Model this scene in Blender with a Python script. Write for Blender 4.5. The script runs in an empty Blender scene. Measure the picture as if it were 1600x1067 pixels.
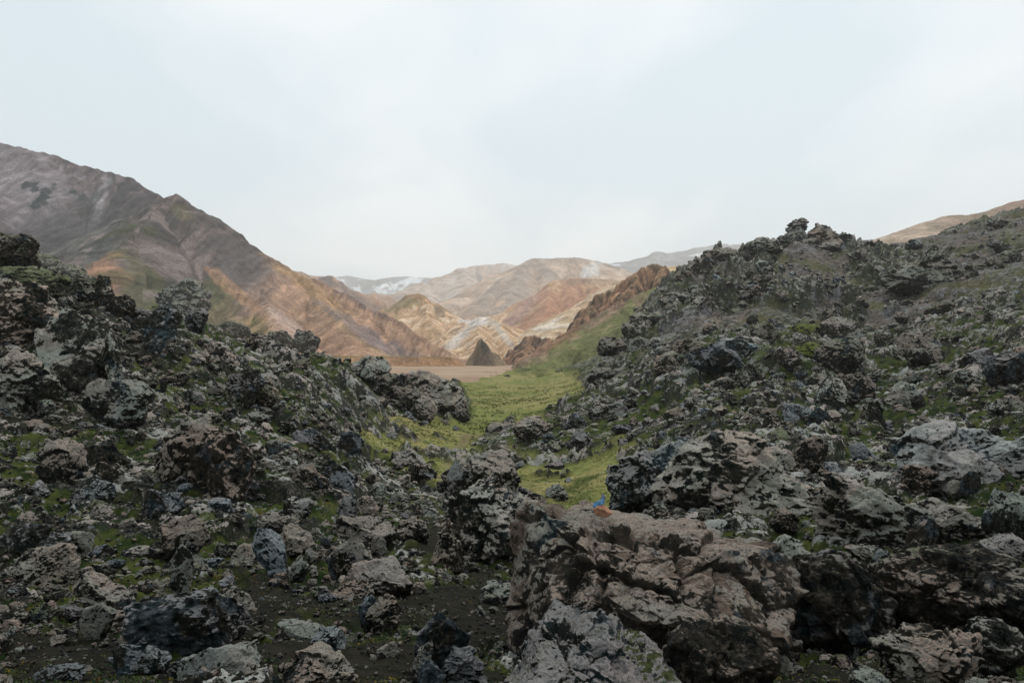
import bpy, math, random
import numpy as np
from mathutils import Vector

# ---------------------------------------------------------------- camera, world, light
F = 1067.0            # focal length in photograph pixels (24 mm on 36 mm)
CX, CY = 800.0, 533.5
sc = bpy.context.scene
cam_d = bpy.data.cameras.new("camera"); cam = bpy.data.objects.new("camera", cam_d)
sc.collection.objects.link(cam); sc.camera = cam
cam_d.lens = 24.0; cam_d.sensor_width = 36.0; cam_d.clip_start = 0.1; cam_d.clip_end = 60000
cam.location = (0, 0, 0); cam.rotation_euler = (math.radians(90), 0, 0)

SUN_EL, SUN_AZ = math.radians(56), math.radians(28)      # azimuth clockwise from +Y (view direction)
world = bpy.data.worlds.new("World"); sc.world = world; world.use_nodes = True
wt = world.node_tree; wt.nodes.clear()
def wn(t, **k):
    n = wt.nodes.new(t)
    for a, b in k.items(): setattr(n, a, b)
    return n
w_out = wn("ShaderNodeOutputWorld"); w_bg = wn("ShaderNodeBackground")
sky = wn("ShaderNodeTexSky", sky_type='NISHITA', sun_disc=False, sun_elevation=SUN_EL, sun_rotation=SUN_AZ,
         air_density=1.5, dust_density=2.0)
scl = wn("ShaderNodeVectorMath", operation='SCALE'); scl.inputs[3].default_value = 0.09
wt.links.new(sky.outputs[0], scl.inputs[0])
tc = wn("ShaderNodeTexCoord")
sep = wn("ShaderNodeSeparateXYZ"); wt.links.new(tc.outputs['Generated'], sep.inputs[0])
# clouds lie on a flat layer overhead: divide the direction by its height
mz = wn("ShaderNodeMath", operation='MAXIMUM'); mz.inputs[1].default_value = 0.0; wt.links.new(sep.outputs[2], mz.inputs[0])
az = wn("ShaderNodeMath", operation='ADD'); az.inputs[1].default_value = 0.22; wt.links.new(mz.outputs[0], az.inputs[0])
dx = wn("ShaderNodeMath", operation='DIVIDE'); wt.links.new(sep.outputs[0], dx.inputs[0]); wt.links.new(az.outputs[0], dx.inputs[1])
dy = wn("ShaderNodeMath", operation='DIVIDE'); wt.links.new(sep.outputs[1], dy.inputs[0]); wt.links.new(az.outputs[0], dy.inputs[1])
cmb = wn("ShaderNodeCombineXYZ"); wt.links.new(dx.outputs[0], cmb.inputs[0]); wt.links.new(dy.outputs[0], cmb.inputs[1])
cn = wn("ShaderNodeTexNoise"); cn.inputs['Scale'].default_value = 0.75; cn.inputs['Detail'].default_value = 4; cn.inputs['Roughness'].default_value = 0.45
mp = wn("ShaderNodeMapping"); mp.inputs['Location'].default_value = (3.4, 1.7, 0); mp.inputs['Rotation'].default_value = (0, 0, 0.6)
mp.inputs['Scale'].default_value = (1.3, 0.8, 1)
wt.links.new(cmb.outputs[0], mp.inputs[0]); wt.links.new(mp.outputs[0], cn.inputs[0])
cr = wn("ShaderNodeValToRGB")
cr.color_ramp.elements[0].position = 0.43; cr.color_ramp.elements[0].color = (0.66, 0.77, 0.83, 1)
cr.color_ramp.elements[1].position = 0.57; cr.color_ramp.elements[1].color = (0.86, 0.91, 0.93, 1)
wt.links.new(cn.outputs[0], cr.inputs[0])
wm = wn("ShaderNodeMix", data_type='RGBA'); wm.inputs[0].default_value = 0.92
wt.links.new(scl.outputs[0], wm.inputs[6]); wt.links.new(cr.outputs[0], wm.inputs[7])
wt.links.new(wm.outputs[2], w_bg.inputs[0]); w_bg.inputs[1].default_value = 1.0
wt.links.new(w_bg.outputs[0], w_out.inputs[0])

sun_d = bpy.data.lights.new("sun", 'SUN'); sun = bpy.data.objects.new("sun", sun_d); sc.collection.objects.link(sun)
sun_d.energy = 1.5; sun_d.angle = math.radians(14); sun_d.color = (1.0, 0.96, 0.9)
sd = Vector((math.sin(SUN_AZ)*math.cos(SUN_EL), math.cos(SUN_AZ)*math.cos(SUN_EL), math.sin(SUN_EL)))
sun.rotation_euler = (-sd).to_track_quat('-Z', 'Y').to_euler()
vs = sc.view_settings; vs.view_transform = 'Standard'; vs.look = 'None'; vs.exposure = 0.2; vs.gamma = 1.0
sc.cycles.max_bounces = 5; sc.cycles.diffuse_bounces = 3; sc.cycles.volume_bounces = 1; sc.cycles.glossy_bounces = 2
sc.cycles.transparent_max_bounces = 4

# ---------------------------------------------------------------- numpy noise kit
_r = np.random.RandomState(7)
PERM = np.concatenate([_r.permutation(4096)]*2).astype(np.int32)
RV = _r.rand(4096).astype(np.float32)
_a = _r.rand(4096)*2*np.pi
G2 = np.stack([np.cos(_a), np.sin(_a)], 1).astype(np.float32)
_g = _r.randn(4096, 3); G3 = (_g/np.linalg.norm(_g, axis=1, keepdims=True)).astype(np.float32)
def _h2(i, j, s=0): return PERM[(PERM[(i + 131*s) & 4095] + j) & 4095]
def _h3(i, j, k, s=0): return PERM[(PERM[(PERM[(i + 131*s) & 4095] + j) & 4095] + k) & 4095]
def _fade(t): return t*t*t*(t*(t*6-15)+10)
def pn2(x, y, s=0):
    x = np.asarray(x, np.float64); y = np.asarray(y, np.float64)
    i = np.floor(x).astype(np.int64); j = np.floor(y).astype(np.int64)
    fx = (x-i).astype(np.float32); fy = (y-j).astype(np.float32); u = _fade(fx); v = _fade(fy)
    def g(a, b):
        q = G2[_h2(i+a, j+b, s)]; return q[..., 0]*(fx-a) + q[..., 1]*(fy-b)
    return ((g(0,0)*(1-u)+g(1,0)*u)*(1-v) + (g(0,1)*(1-u)+g(1,1)*u)*v)*1.5
def pn3(p, s=0):
    i = np.floor(p).astype(np.int64); f = (p-i).astype(np.float32); w = _fade(f)
    def g(a, b, c):
        q = G3[_h3(i[:,0]+a, i[:,1]+b, i[:,2]+c, s)]
        return q[:,0]*(f[:,0]-a)+q[:,1]*(f[:,1]-b)+q[:,2]*(f[:,2]-c)
    u, v, t = w[:,0], w[:,1], w[:,2]
    a = (g(0,0,0)*(1-u)+g(1,0,0)*u)*(1-v)+(g(0,1,0)*(1-u)+g(1,1,0)*u)*v
    b = (g(0,0,1)*(1-u)+g(1,0,1)*u)*(1-v)+(g(0,1,1)*(1-u)+g(1,1,1)*u)*v
    return (a*(1-t)+b*t)*1.5
def fbm2(x, y, o=4, s=0, gain=0.5):
    r = 0; a = 1
    for k in range(o): r = r + a*pn2(x*2**k, y*2**k, s+k*3); a *= gain
    return r
def wor2(x, y, s=0):
    """F1, F2-F1 and the random value of the nearest cell"""
    i = np.floor(x).astype(np.int64); j = np.floor(y).astype(np.int64)
    f1 = np.full(x.shape, 9., np.float32); f2 = f1.copy(); cid = np.zeros(x.shape, np.float32)
    for a in (-1, 0, 1):
        for b in (-1, 0, 1):
            h = _h2(i+a, j+b, s)
            d = (i+a+RV[h]-x)**2 + (j+b+RV[(h+57) & 4095]-y)**2
            m = d < f1
            f2 = np.where(m, f1, np.minimum(f2, d)); cid = np.where(m, RV[(h+911) & 4095], cid); f1 = np.where(m, d, f1)
    f1 = np.sqrt(f1); return f1, np.sqrt(f2)-f1, cid
def sst(a, b, x):
    t = np.clip((x-a)/(b-a), 0, 1); return t*t*(3-2*t)
def seg_dist(px, py, poly):
    """signed distance to a polygon, positive inside"""
    d = np.full(px.shape, 1e9); ins = np.zeros(px.shape, bool); n = len(poly)
    for k in range(n):
        x0, y0 = poly[k]; x1, y1 = poly[(k+1) % n]
        t = np.clip(((px-x0)*(x1-x0)+(py-y0)*(y1-y0))/((x1-x0)**2+(y1-y0)**2+1e-9), 0, 1)
        d = np.minimum(d, np.hypot(px-x0-t*(x1-x0), py-y0-t*(y1-y0)))
        c = ((y0 > py) != (y1 > py)) & (px < (x1-x0)*(py-y0)/(y1-y0+1e-12)+x0)
        ins ^= c
    return np.where(ins, d, -d)

# ---------------------------------------------------------------- mesh helpers
def new_mesh(name, verts, faces, mat, smooth=False, attrs=None, parent=None, link=True, loc=None):
    """faces: int array (n,3) or (n,4)"""
    me = bpy.data.meshes.new(name); nv, nf, k = len(verts), len(faces), faces.shape[1]
    me.vertices.add(nv); me.vertices.foreach_set("co", np.ascontiguousarray(verts, np.float32).ravel())
    me.loops.add(nf*k); me.loops.foreach_set("vertex_index", np.ascontiguousarray(faces, np.int32).ravel())
    me.polygons.add(nf); me.polygons.foreach_set("loop_start", np.arange(0, nf*k, k, dtype=np.int32))
    me.polygons.foreach_set("loop_total", np.full(nf, k, np.int32))
    me.polygons.foreach_set("use_smooth", np.full(nf, smooth, bool))
    me.update(calc_edges=True)
    for an, av in (attrs or {}).items():
        at = me.attributes.new(an, 'FLOAT_COLOR', 'POINT')
        c = np.ones((nv, 4), np.float32); c[:, :av.shape[1]] = av; at.data.foreach_set("color", c.ravel())
    me.materials.append(mat)
    ob = bpy.data.objects.new(name, me)
    if loc is not None: ob.location = loc
    if link: sc.collection.objects.link(ob)
    if parent: ob.parent = parent
    return ob
def grid_faces(nr, ncol):
    a = (np.arange(nr-1)[:, None]*ncol + np.arange(ncol-1)[None, :]).ravel()
    return np.stack([a, a+1, a+ncol+1, a+ncol], 1)
def at(px, py, Y): return np.array([(px-CX)/F*Y, Y, -(py-CY)/F*Y])
def tag(o, label=None, cat=None, group=None, kind=None):
    if label: o["label"] = label
    if cat: o["category"] = cat
    if group: o["group"] = group
    if kind: o["kind"] = kind
    return o

# ---------------------------------------------------------------- materials
class NT:
    def __init__(s, name, rough=0.9, spec=0.2):
        s.m = bpy.data.materials.new(name); s.m.use_nodes = True; s.t = s.m.node_tree
        s.b = s.t.nodes['Principled BSDF']; s.b.inputs['Roughness'].default_value = rough
        s.b.inputs['Specular IOR Level'].default_value = spec
        s.geo = s.n("ShaderNodeNewGeometry")
    def n(s, t, **k):
        x = s.t.nodes.new(t)
        for a, b in k.items(): setattr(x, a, b)
        return x
    def set(s, sock, v):
        if v is None: return
        if hasattr(v, 'is_output'): s.t.links.new(v, sock)
        elif isinstance(v, (tuple, list)): sock.default_value = (*v, 1) if len(v) == 3 and len(sock.default_value) == 4 else v
        else: sock.default_value = v
    def math(s, op, a, b=None, c=None, clamp=False):
        x = s.n("ShaderNodeMath", operation=op, use_clamp=clamp)
        for i, v in enumerate((a, b, c)): s.set(x.inputs[i], v)
        return x.outputs[0]
    def mix(s, f, a, b, mode='MIX'):
        x = s.n("ShaderNodeMix", data_type='RGBA', blend_type=mode)
        s.set(x.inputs[0], f); s.set(x.inputs[6], a); s.set(x.inputs[7], b); return x.outputs[2]
    def noise(s, scale, detail=5, rough=0.55, vec=None, dist=0.0):
        x = s.n("ShaderNodeTexNoise"); s.set(x.inputs['Scale'], scale); x.inputs['Detail'].default_value = detail
        x.inputs['Roughness'].default_value = rough; x.inputs['Distortion'].default_value = dist
        s.t.links.new(vec if vec is not None else s.geo.outputs['Position'], x.inputs['Vector']); return x.outputs[0]
    def ncol(s, scale, detail=3):
        x = s.n("ShaderNodeTexNoise"); x.inputs['Scale'].default_value = scale; x.inputs['Detail'].default_value = detail
        s.t.links.new(s.geo.outputs['Position'], x.inputs['Vector']); return x.outputs[1]
    def vor(s, scale, feature='F1', out=0):
        x = s.n("ShaderNodeTexVoronoi", feature=feature); x.inputs['Scale'].default_value = scale
        s.t.links.new(s.geo.outputs['Position'], x.inputs['Vector']); return x.outputs[out]
    def step(s, v, a, b):
        x = s.n("ShaderNodeMapRange", interpolation_type='SMOOTHSTEP')
        s.set(x.inputs[0], v); s.set(x.inputs[1], a); s.set(x.inputs[2], b); return x.outputs[0]
    def attr(s, name):
        x = s.n("ShaderNodeAttribute", attribute_name=name); sp = s.n("ShaderNodeSeparateColor"); s.alpha = x.outputs['Alpha']
        s.t.links.new(x.outputs['Color'], sp.inputs[0]); return x.outputs['Color'], sp.outputs
    def nz(s):
        sp = s.n("ShaderNodeSeparateXYZ"); s.t.links.new(s.geo.outputs['Normal'], sp.inputs[0]); return sp.outputs[2]
    def bump(s, h, strength, dist):
        x = s.n("ShaderNodeBump"); x.inputs['Strength'].default_value = strength; x.inputs['Distance'].default_value = dist
        s.t.links.new(h, x.inputs['Height']); s.t.links.new(x.outputs[0], s.b.inputs['Normal'])
    def done(s, col): s.set(s.b.inputs['Base Color'], col); return s.m

def rock_nodes(T, rk, grain=None, brown=False):
    """rock colour: near black pitted lava, pale crust lichen on what faces up, blue-grey fracture faces, moss cushions; rk = (lichen, blue, moss) outputs"""
    nz = T.nz(); vec = None
    if grain is not None:
        vm = T.n("ShaderNodeVectorMath", operation='SCALE'); T.t.links.new(T.geo.outputs['Position'], vm.inputs[0]); T.t.links.new(grain, vm.inputs[3]); vec = vm.outputs[0]
    n1 = T.noise(2.6, 10, 0.64, vec); n2 = T.noise(9.0, 8, 0.66, vec); n3 = T.noise(0.7, 5, 0.5, vec); n4 = T.noise(28.0, 5, 0.6, vec)
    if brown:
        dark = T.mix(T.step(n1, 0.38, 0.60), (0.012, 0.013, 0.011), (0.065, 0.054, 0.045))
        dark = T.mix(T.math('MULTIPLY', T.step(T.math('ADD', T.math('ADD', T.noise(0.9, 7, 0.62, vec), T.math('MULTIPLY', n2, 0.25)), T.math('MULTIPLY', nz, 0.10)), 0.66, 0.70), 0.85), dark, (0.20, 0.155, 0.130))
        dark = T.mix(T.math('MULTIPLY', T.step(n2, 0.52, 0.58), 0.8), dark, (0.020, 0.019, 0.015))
    else:
        dark = T.mix(T.step(n1, 0.38, 0.60), (0.0035, 0.0080, 0.0070), (0.030, 0.028, 0.023))
        dark = T.mix(T.math('MULTIPLY', T.step(n2, 0.47, 0.58), T.step(n4, 0.44, 0.56)), dark, (0.105, 0.092, 0.078))
    # smooth freshly broken faces, blue grey
    blue = T.mix(T.step(n2, 0.40, 0.62), (0.010, 0.022, 0.026), (0.105, 0.125, 0.150))
    bm = T.math('MULTIPLY', T.step(T.math('ADD', T.noise(1.5, 7, 0.58, vec), T.math('MULTIPLY', rk[1], 0.15)), 0.63, 0.66), 0.9)
    c = T.mix(bm, dark, blue)
    # pale crust lichen, mottled
    lv = T.math('ADD', T.math('MULTIPLY', nz, 0.10), T.math('ADD', T.math('MULTIPLY', T.noise(1.0, 4, 0.5, vec), 0.45), T.math('ADD', T.math('MULTIPLY', n1, 0.30), T.math('MULTIPLY', n2, 0.35))))
    lv = T.math('ADD', lv, T.math('MULTIPLY', rk[0], 0.125))
    lm = T.step(lv, 0.655, 0.673)
    vr = T.n("ShaderNodeTexVoronoi", feature='F1'); vr.inputs['Scale'].default_value = 8.0
    T.t.links.new(vec if vec is not None else T.geo.outputs['Position'], vr.inputs['Vector'])
    spots = T.step(T.math('ADD', vr.outputs[0], T.math('MULTIPLY', n4, 0.5)), 0.40, 0.44)
    spots2 = T.step(T.math('ADD', T.math('MULTIPLY', n4, 0.7), T.math('MULTIPLY', n2, 0.3)), 0.53, 0.56)
    lm = T.math('MULTIPLY', lm, T.math('MULTIPLY', spots, T.math('SUBTRACT', 1.0, T.math('MULTIPLY', spots2, 0.7))))
    lc = T.mix(T.step(n3, 0.44, 0.56), (0.31, 0.245, 0.215), (0.245, 0.26, 0.235))
    lc = T.mix(T.step(n4, 0.42, 0.60), lc, (0.46, 0.44, 0.41))
    lc = T.mix(T.math('MULTIPLY', T.step(rk[1], 0.3, 0.9), 0.65), lc, (0.27, 0.29, 0.35))
    c = T.mix(T.math('MULTIPLY', lm, 0.95), c, lc)
    if grain is not None:      # every rock has its own tone
        wn_ = T.n("ShaderNodeTexWhiteNoise", noise_dimensions='1D'); T.t.links.new(grain, wn_.inputs['W'])
        sp_ = T.n("ShaderNodeSeparateColor"); T.t.links.new(wn_.outputs['Color'], sp_.inputs[0])
        tn = T.mix(sp_.outputs[0], (0.92, 0.79, 0.70), (0.88, 0.95, 0.91)); val = T.math('ADD', T.math('MULTIPLY', sp_.outputs[1], 0.55), 0.72)
        vm2 = T.n("ShaderNodeVectorMath", operation='SCALE'); T.t.links.new(tn, vm2.inputs[0]); T.t.links.new(val, vm2.inputs[3])
        c = T.mix(1.0, c, vm2.outputs[0], 'MULTIPLY')
    # moss cushions on the tops
    mv = T.math('ADD', T.math('MULTIPLY', nz, 0.36), T.math('ADD', T.math('MULTIPLY', T.noise(1.2, 8, 0.62), 0.8), T.math('MULTIPLY', rk[2], 0.26)))
    mm = T.step(mv, 0.895, 0.94)
    mc = T.mix(T.step(T.noise(0.33, 5, 0.6), 0.38, 0.50), (0.060, 0.070, 0.018), (0.21, 0.22, 0.15))
    mc = T.mix(T.step(n4, 0.40, 0.60), mc, (0.026, 0.034, 0.012))
    mc = T.mix(T.step(rk[2], 1.4, 1.7), mc, T.mix(T.step(n2, 0.4, 0.6), (0.14, 0.155, 0.035), (0.07, 0.085, 0.02)))
    c = T.mix(mm, c, mc)
    return c, n1, n2, n4

def make_rock_mat(name, brown=False):
    T = NT(name, 0.85, 0.12); _, rk = T.attr("rk")
    c, n1, n2, n4 = rock_nodes(T, rk, T.alpha, brown)
    h = T.math('ADD', T.math('MULTIPLY', n2, 1.0), T.math('MULTIPLY', n4, 0.35))
    T.bump(h, 0.9, 0.10)
    return T.done(c)

def make_ground_mat(name):
    """attribute gm: R = crag height 0..1, G = meadow, B = path or bare soil;  gk: R = moss, G = distance tone"""
    T = NT(name, 0.95, 0.05); _, gm = T.attr("gm"); _, gk = T.attr("gk")
    c, n1, n2, n4 = rock_nodes(T, gk)
    nz = T.nz()
    soil = T.mix(T.step(T.noise(5.0, 9, 0.7), 0.40, 0.62), (0.0060, 0.0065, 0.0050), (0.026, 0.022, 0.018))
    soil = T.mix(T.step(T.noise(60.0, 2, 0.5), 0.66, 0.72), soil, (0.10, 0.095, 0.085))
    mossn = T.noise(0.55, 8, 0.62)
    mcol = T.mix(T.step(T.noise(1.7, 6, 0.6), 0.38, 0.62), (0.013, 0.025, 0.007), (0.060, 0.070, 0.019))
    mcol = T.mix(T.step(T.noise(2.6, 6, 0.7), 0.60, 0.68), mcol, (0.085, 0.062, 0.016))
    low = T.mix(T.step(T.math('ADD', mossn, T.math('MULTIPLY', gk[0], 0.10)), 0.37, 0.46), soil, mcol)
    # far scree: brown grey grit, pale stones, olive patches
    scr = T.mix(T.step(T.noise(0.7, 9, 0.75), 0.42, 0.58), (0.036, 0.032, 0.026), (0.150, 0.118, 0.098))
    scr = T.mix(T.step(T.noise(1.7, 6, 0.75), 0.56, 0.60), scr, (0.26, 0.235, 0.215))
    scr = T.mix(T.math('MULTIPLY', T.step(T.math('ADD', T.noise(0.045, 7, 0.65), T.math('MULTIPLY', gk[0], 0.04)), 0.49, 0.57), 0.7), scr, (0.082, 0.082, 0.026))
    low = T.mix(gk[1], low, scr)
    cr = T.step(T.math('ADD', gm[0], T.math('MULTIPLY', T.math('SUBTRACT', n2, 0.5), 0.5)), 0.42, 0.55)
    cr = T.math('MULTIPLY', cr, T.math('SUBTRACT', 1.0, T.math('MULTIPLY', gk[1], 0.6)))
    steep = T.math('MULTIPLY', T.step(nz, 0.80, 0.62), T.math('SUBTRACT', 1.0, gk[1]))
    rockm = T.math('MAXIMUM', cr, T.math('MULTIPLY', steep, 0.8))
    base = T.mix(rockm, low, c)
    # meadow
    g1 = T.noise(0.06, 6, 0.6); g2 = T.noise(0.6, 8, 0.65); g3 = T.noise(5.0, 6, 0.7)
    gr = T.mix(T.step(g1, 0.42, 0.58), (0.185, 0.195, 0.058), (0.285, 0.245, 0.100))
    gr = T.mix(T.step(g2, 0.50, 0.68), gr, (0.070, 0.092, 0.028))
    gr = T.mix(T.step(g2, 0.46, 0.34), gr, (0.25, 0.25, 0.105))
    gr = T.mix(T.math('MULTIPLY', T.step(g3, 0.42, 0.58), 0.32), gr, (0.05, 0.06, 0.018))
    gr = T.mix(T.math('MULTIPLY', gk[1], gm[1]), gr, (0.15, 0.11, 0.075))
    base = T.mix(T.math('MULTIPLY', gm[1], T.step(nz, 0.55, 0.80)), base, gr)
    base = T.mix(gm[2], base, T.mix(0.4, soil, (0.016, 0.014, 0.011)))
    h = T.math('ADD', n2, T.math('MULTIPLY', n4, 0.3))
    T.bump(h, 0.7, 0.10)
    return T.done(base)

def make_hill_mat(name, fine=1.0):
    T = NT(name, 0.95, 0.08); col, _ = T.attr("Col")
    n1 = T.noise(0.10*fine, 8, 0.62); n2 = T.noise(0.6*fine, 7, 0.68)
    v = T.math('ADD', T.math('MULTIPLY', n1, 0.7), T.math('MULTIPLY', n2, 0.9))
    x = T.n("ShaderNodeHueSaturation"); T.t.links.new(col, x.inputs['Color'])
    T.set(x.inputs['Value'], T.math('ADD', T.math('MULTIPLY', T.math('SUBTRACT', v, 0.8), 2.3), 1.0))
    T.bump(T.math('ADD', n1, T.math('MULTIPLY', n2, 0.4)), 0.6, 2.0/fine)
    return T.done(x.outputs[0])

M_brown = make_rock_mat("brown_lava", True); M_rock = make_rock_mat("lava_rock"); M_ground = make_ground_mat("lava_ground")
M_hill = make_hill_mat("rhyolite_scree"); M_far = make_hill_mat("far_rhyolite", 0.35)

# ---------------------------------------------------------------- near terrain: control heights
#  each column: photo x -> list of (distance, photo y of the ground there)
COLS = {
 -700: [(0.6,3400),(1.5,1560),(3,1080),(6,900),(10,790),(14,700),(20,560),(30,420),(42,340),(60,420),(120,520),(330,560)],
 0:    [(0.6,3400),(1.5,1640),(3,1130),(5,990),(8,880),(11,800),(15,725),(19,655),(23,590),(30,490),(38,425),(45,405),(52,415),(64,470),(110,560),(330,580)],
 110:  [(0.6,3400),(1.5,1640),(3,1130),(5,1000),(8,890),(11,815),(15,740),(19,665),(23,615),(30,530),(38,470),(45,452),(52,455),(66,510),(110,570),(330,580)],
 220:  [(0.6,3400),(1.5,1640),(3,1130),(5,1000),(8,895),(11,825),(15,755),(20,680),(26,610),(33,545),(40,505),(46,495),(54,505),(70,560),(110,580),(330,578)],
 300:  [(0.6,3400),(1.5,1640),(3,1130),(5,1005),(8,900),(11,830),(15,765),(20,700),(27,625),(35,555),(43,510),(50,506),(58,520),(74,570),(110,590),(330,577)],
 400:  [(0.6,3400),(1.5,1640),(3,1130),(5,1005),(8,905),(11,840),(15,775),(20,720),(28,650),(38,585),(50,550),(58,545),(68,565),(85,598),(120,600),(330,577)],
 480:  [(0.6,3400),(1.5,1640),(3,1130),(5,1005),(8,905),(11,840),(15,780),(20,735),(28,678),(40,615),(52,568),(62,548),(70,560),(90,600),(120,603),(330,577)],
 560:  [(0.6,3400),(1.5,1640),(3,1130),(5,1010),(8,910),(11,855),(15,808),(20,768),(28,732),(38,702),(48,668),(58,640),(68,585),(74,578),(86,600),(110,608),(200,592),(330,577)],
 600:  [(0.6,3400),(1.5,1640),(3,1130),(5,1012),(8,915),(11,862),(15,825),(20,792),(28,758),(38,722),(50,688),(60,655),(72,598),(78,592),(92,612),(110,615),(200,592),(330,577)],
 640: [(0.6,3400),(1.5,1640),(3,1130),(5,1015),(8,920),(11,860),(15,830),(20,800),(28,768),(40,728),(54,694),(64,667),(76,612),(82,604),(92,625),(110,627),(200,592),(330,577)],
 720: [(0.6,3400),(1.5,1640),(3,1130),(5,1020),(8,930),(11,870),(15,840),(20,808),(28,775),(40,735),(55,704),(70,681),(90,658),(120,630),(160,606),(230,588),(330,577)],
 800: [(0.6,3400),(1.5,1640),(3,1130),(5,1030),(8,945),(11,885),(15,845),(20,812),(28,778),(40,740),(55,706),(72,681),(100,645),(140,617),(200,596),(330,577)],
 880: [(0.6,3400),(1.5,1640),(3,1130),(5,1035),(8,960),(11,900),(15,850),(20,812),(28,778),(40,742),(48,702),(58,664),(70,642),(84,640),(110,624),(150,603),(200,590),(240,584),(330,577)],
 960:  [(0.6,3400),(1.5,1640),(3,1130),(5,1035),(8,965),(11,905),(15,840),(20,800),(28,765),(38,725),(50,680),(62,640),(76,605),(90,600),(110,592),(150,575),(200,555),(260,552),(330,565)],
 1050: [(0.6,3400),(1.5,1640),(3,1130),(5,1035),(8,965),(11,900),(15,835),(20,785),(28,742),(38,700),(50,650),(62,600),(76,552),(88,545),(105,548),(140,500),(190,452),(230,430),(330,470)],
 1120: [(0.6,3400),(1.5,1640),(3,1130),(5,1030),(8,955),(11,890),(15,825),(20,770),(28,722),(38,675),(50,620),(62,570),(76,528),(88,525),(105,528),(140,475),(180,420),(210,402),(240,420),(330,470)],
 1200: [(0.6,3400),(1.5,1640),(3,1130),(5,1030),(8,950),(11,885),(15,815),(20,762),(28,712),(38,668),(50,612),(62,565),(76,530),(88,530),(105,530),(140,475),(180,412),(205,390),(240,410),(330,460)],
 1250: [(0.6,3400),(1.5,1640),(3,1130),(5,1030),(8,950),(11,885),(15,812),(20,760),(28,708),(38,665),(50,612),(62,565),(76,535),(90,540),(105,538),(140,485),(180,400),(200,364),(230,396),(330,450)],
 1320: [(0.6,3400),(1.5,1640),(3,1130),(5,1030),(8,950),(11,890),(15,815),(20,758),(28,705),(38,665),(50,615),(62,575),(76,548),(90,555),(108,545),(150,470),(190,400),(212,376),(240,395),(330,440)],
 1390: [(0.6,3400),(1.5,1640),(3,1130),(5,1030),(8,950),(11,890),(15,815),(20,756),(28,700),(38,660),(50,615),(62,580),(76,560),(90,558),(110,530),(150,455),(190,405),(215,388),(245,400),(330,430)],
 1480: [(0.6,3400),(1.5,1640),(3,1130),(5,1025),(8,940),(11,875),(15,805),(20,745),(28,685),(38,640),(50,590),(62,555),(76,540),(90,525),(110,490),(150,425),(190,382),(215,364),(250,372),(330,420)],
 1600: [(0.6,3400),(1.5,1640),(3,1130),(5,1020),(8,930),(11,860),(15,785),(20,722),(28,655),(38,600),(50,548),(62,515),(76,500),(90,485),(110,455),(150,395),(190,350),(225,326),(260,335),(330,390)],
 2300: [(0.6,3400),(1.5,1560),(3,1080),(6,880),(10,770),(15,680),(25,560),(40,460),(60,400),(100,330),(150,280),(220,240),(330,300)],
}
LMAX = math.log(330); LMIN = math.log(0.6)
_cx = np.array(sorted(COLS)); _ly = np.linspace(LMIN, LMAX, 400)
_tab = []
for c in _cx:
    d, p = zip(*COLS[c]); l = np.log(d); t = (np.array(p)-CY)/F*np.array(d)      # depth below the eye, in metres
    _tab.append(np.interp(_ly, l, t))
_tab = np.array(_tab)                                     # (cols, 400)
# even columns, smoothed both ways
_ex = np.arange(-700, 2301, 20.0)
_T = np.array([np.interp(_ex, _cx, _tab[:, k]) for k in range(400)]).T
def _smooth(a, n, ax):
    k = np.hanning(n+2)[1:-1]; k /= k.sum()
    p = [(0, 0), (0, 0)]; p[ax] = (n//2, n//2); b = np.pad(a, p, mode='edge')
    return np.apply_along_axis(lambda v: np.convolve(v, k, 'valid'), ax, b)
_T = _smooth(_smooth(_T, 7, 1), 5, 0)
def base_z(x, y):
    y = np.maximum(y, 0.61); px = np.clip(CX + F*x/y, -699, 2299); l = np.clip(np.log(y), LMIN, LMAX-1e-6)
    a = (px+700)/20; b = (l-LMIN)/(LMAX-LMIN)*399
    i = a.astype(int); j = np.minimum(b.astype(int), 398); i = np.minimum(i, len(_ex)-2); fa = a-i; fb = b-j
    return -((_T[i,j]*(1-fa)+_T[i+1,j]*fa)*(1-fb) + (_T[i,j+1]*(1-fa)+_T[i+1,j+1]*fa)*fb)

MEADOW = [(715,590),(790,580),(835,577),(880,584),(912,596),(915,610),(880,632),(845,645),(848,668),(790,668),(742,690),(735,712),(800,700),(850,715),
          (905,712),(950,690),(1010,690),(1030,715),(1010,745),(960,800),(900,806),(850,790),(800,765),(745,760),(700,765),(650,745),
          (590,708),(560,700),(575,660),(640,652),(735,658),(742,630)]
SOILS = [[(-60,640),(90,642),(170,655),(90,668),(-60,672)], [(20,980),(160,985),(240,1000),(300,1067),(260,1150),(0,1150)],
         [(330,850),(450,915),(640,925),(780,885),(830,930),(800,1010),(740,1010),(600,975),(480,960),(330,1010),(300,960),(380,905)],
         [(340,990),(620,1000),(790,1060),(760,1130),(500,1150),(400,1040)],
         [(1245,870),(1330,860),(1390,895),(1460,960),(1470,1067),(1200,1120),(1240,1040),(1400,1020),(1380,930),(1300,890)],
         [(1080,990),(1200,1000),(1240,1067),(1060,1067)], [(640,830),(720,800),(700,850),(660,870)]]
def masks(x, y, z):
    px = CX+F*x/y; py = CY-F*z/y
    sz = np.clip(60/np.sqrt(y), 6, 30)
    wob = fbm2(px/45, py/18, 4, 11)*20
    g = sst(-8, 6, seg_dist(px, py, MEADOW) + wob*0.5)
    # the valley floor beyond the last lava is grass and sand
    sand = sst(-3, 2, seg_dist(px, py, [(300,540),(870,540),(800,578),(760,592),(700,600),(560,602),(300,610)]) + wob*0.15)*sst(150, 200, y)
    so = np.zeros_like(px)
    for s in SOILS: so = np.maximum(so, sst(-14, 14, seg_dist(px, py, s)+wob))
    return px, py, g, sand, so
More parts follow.
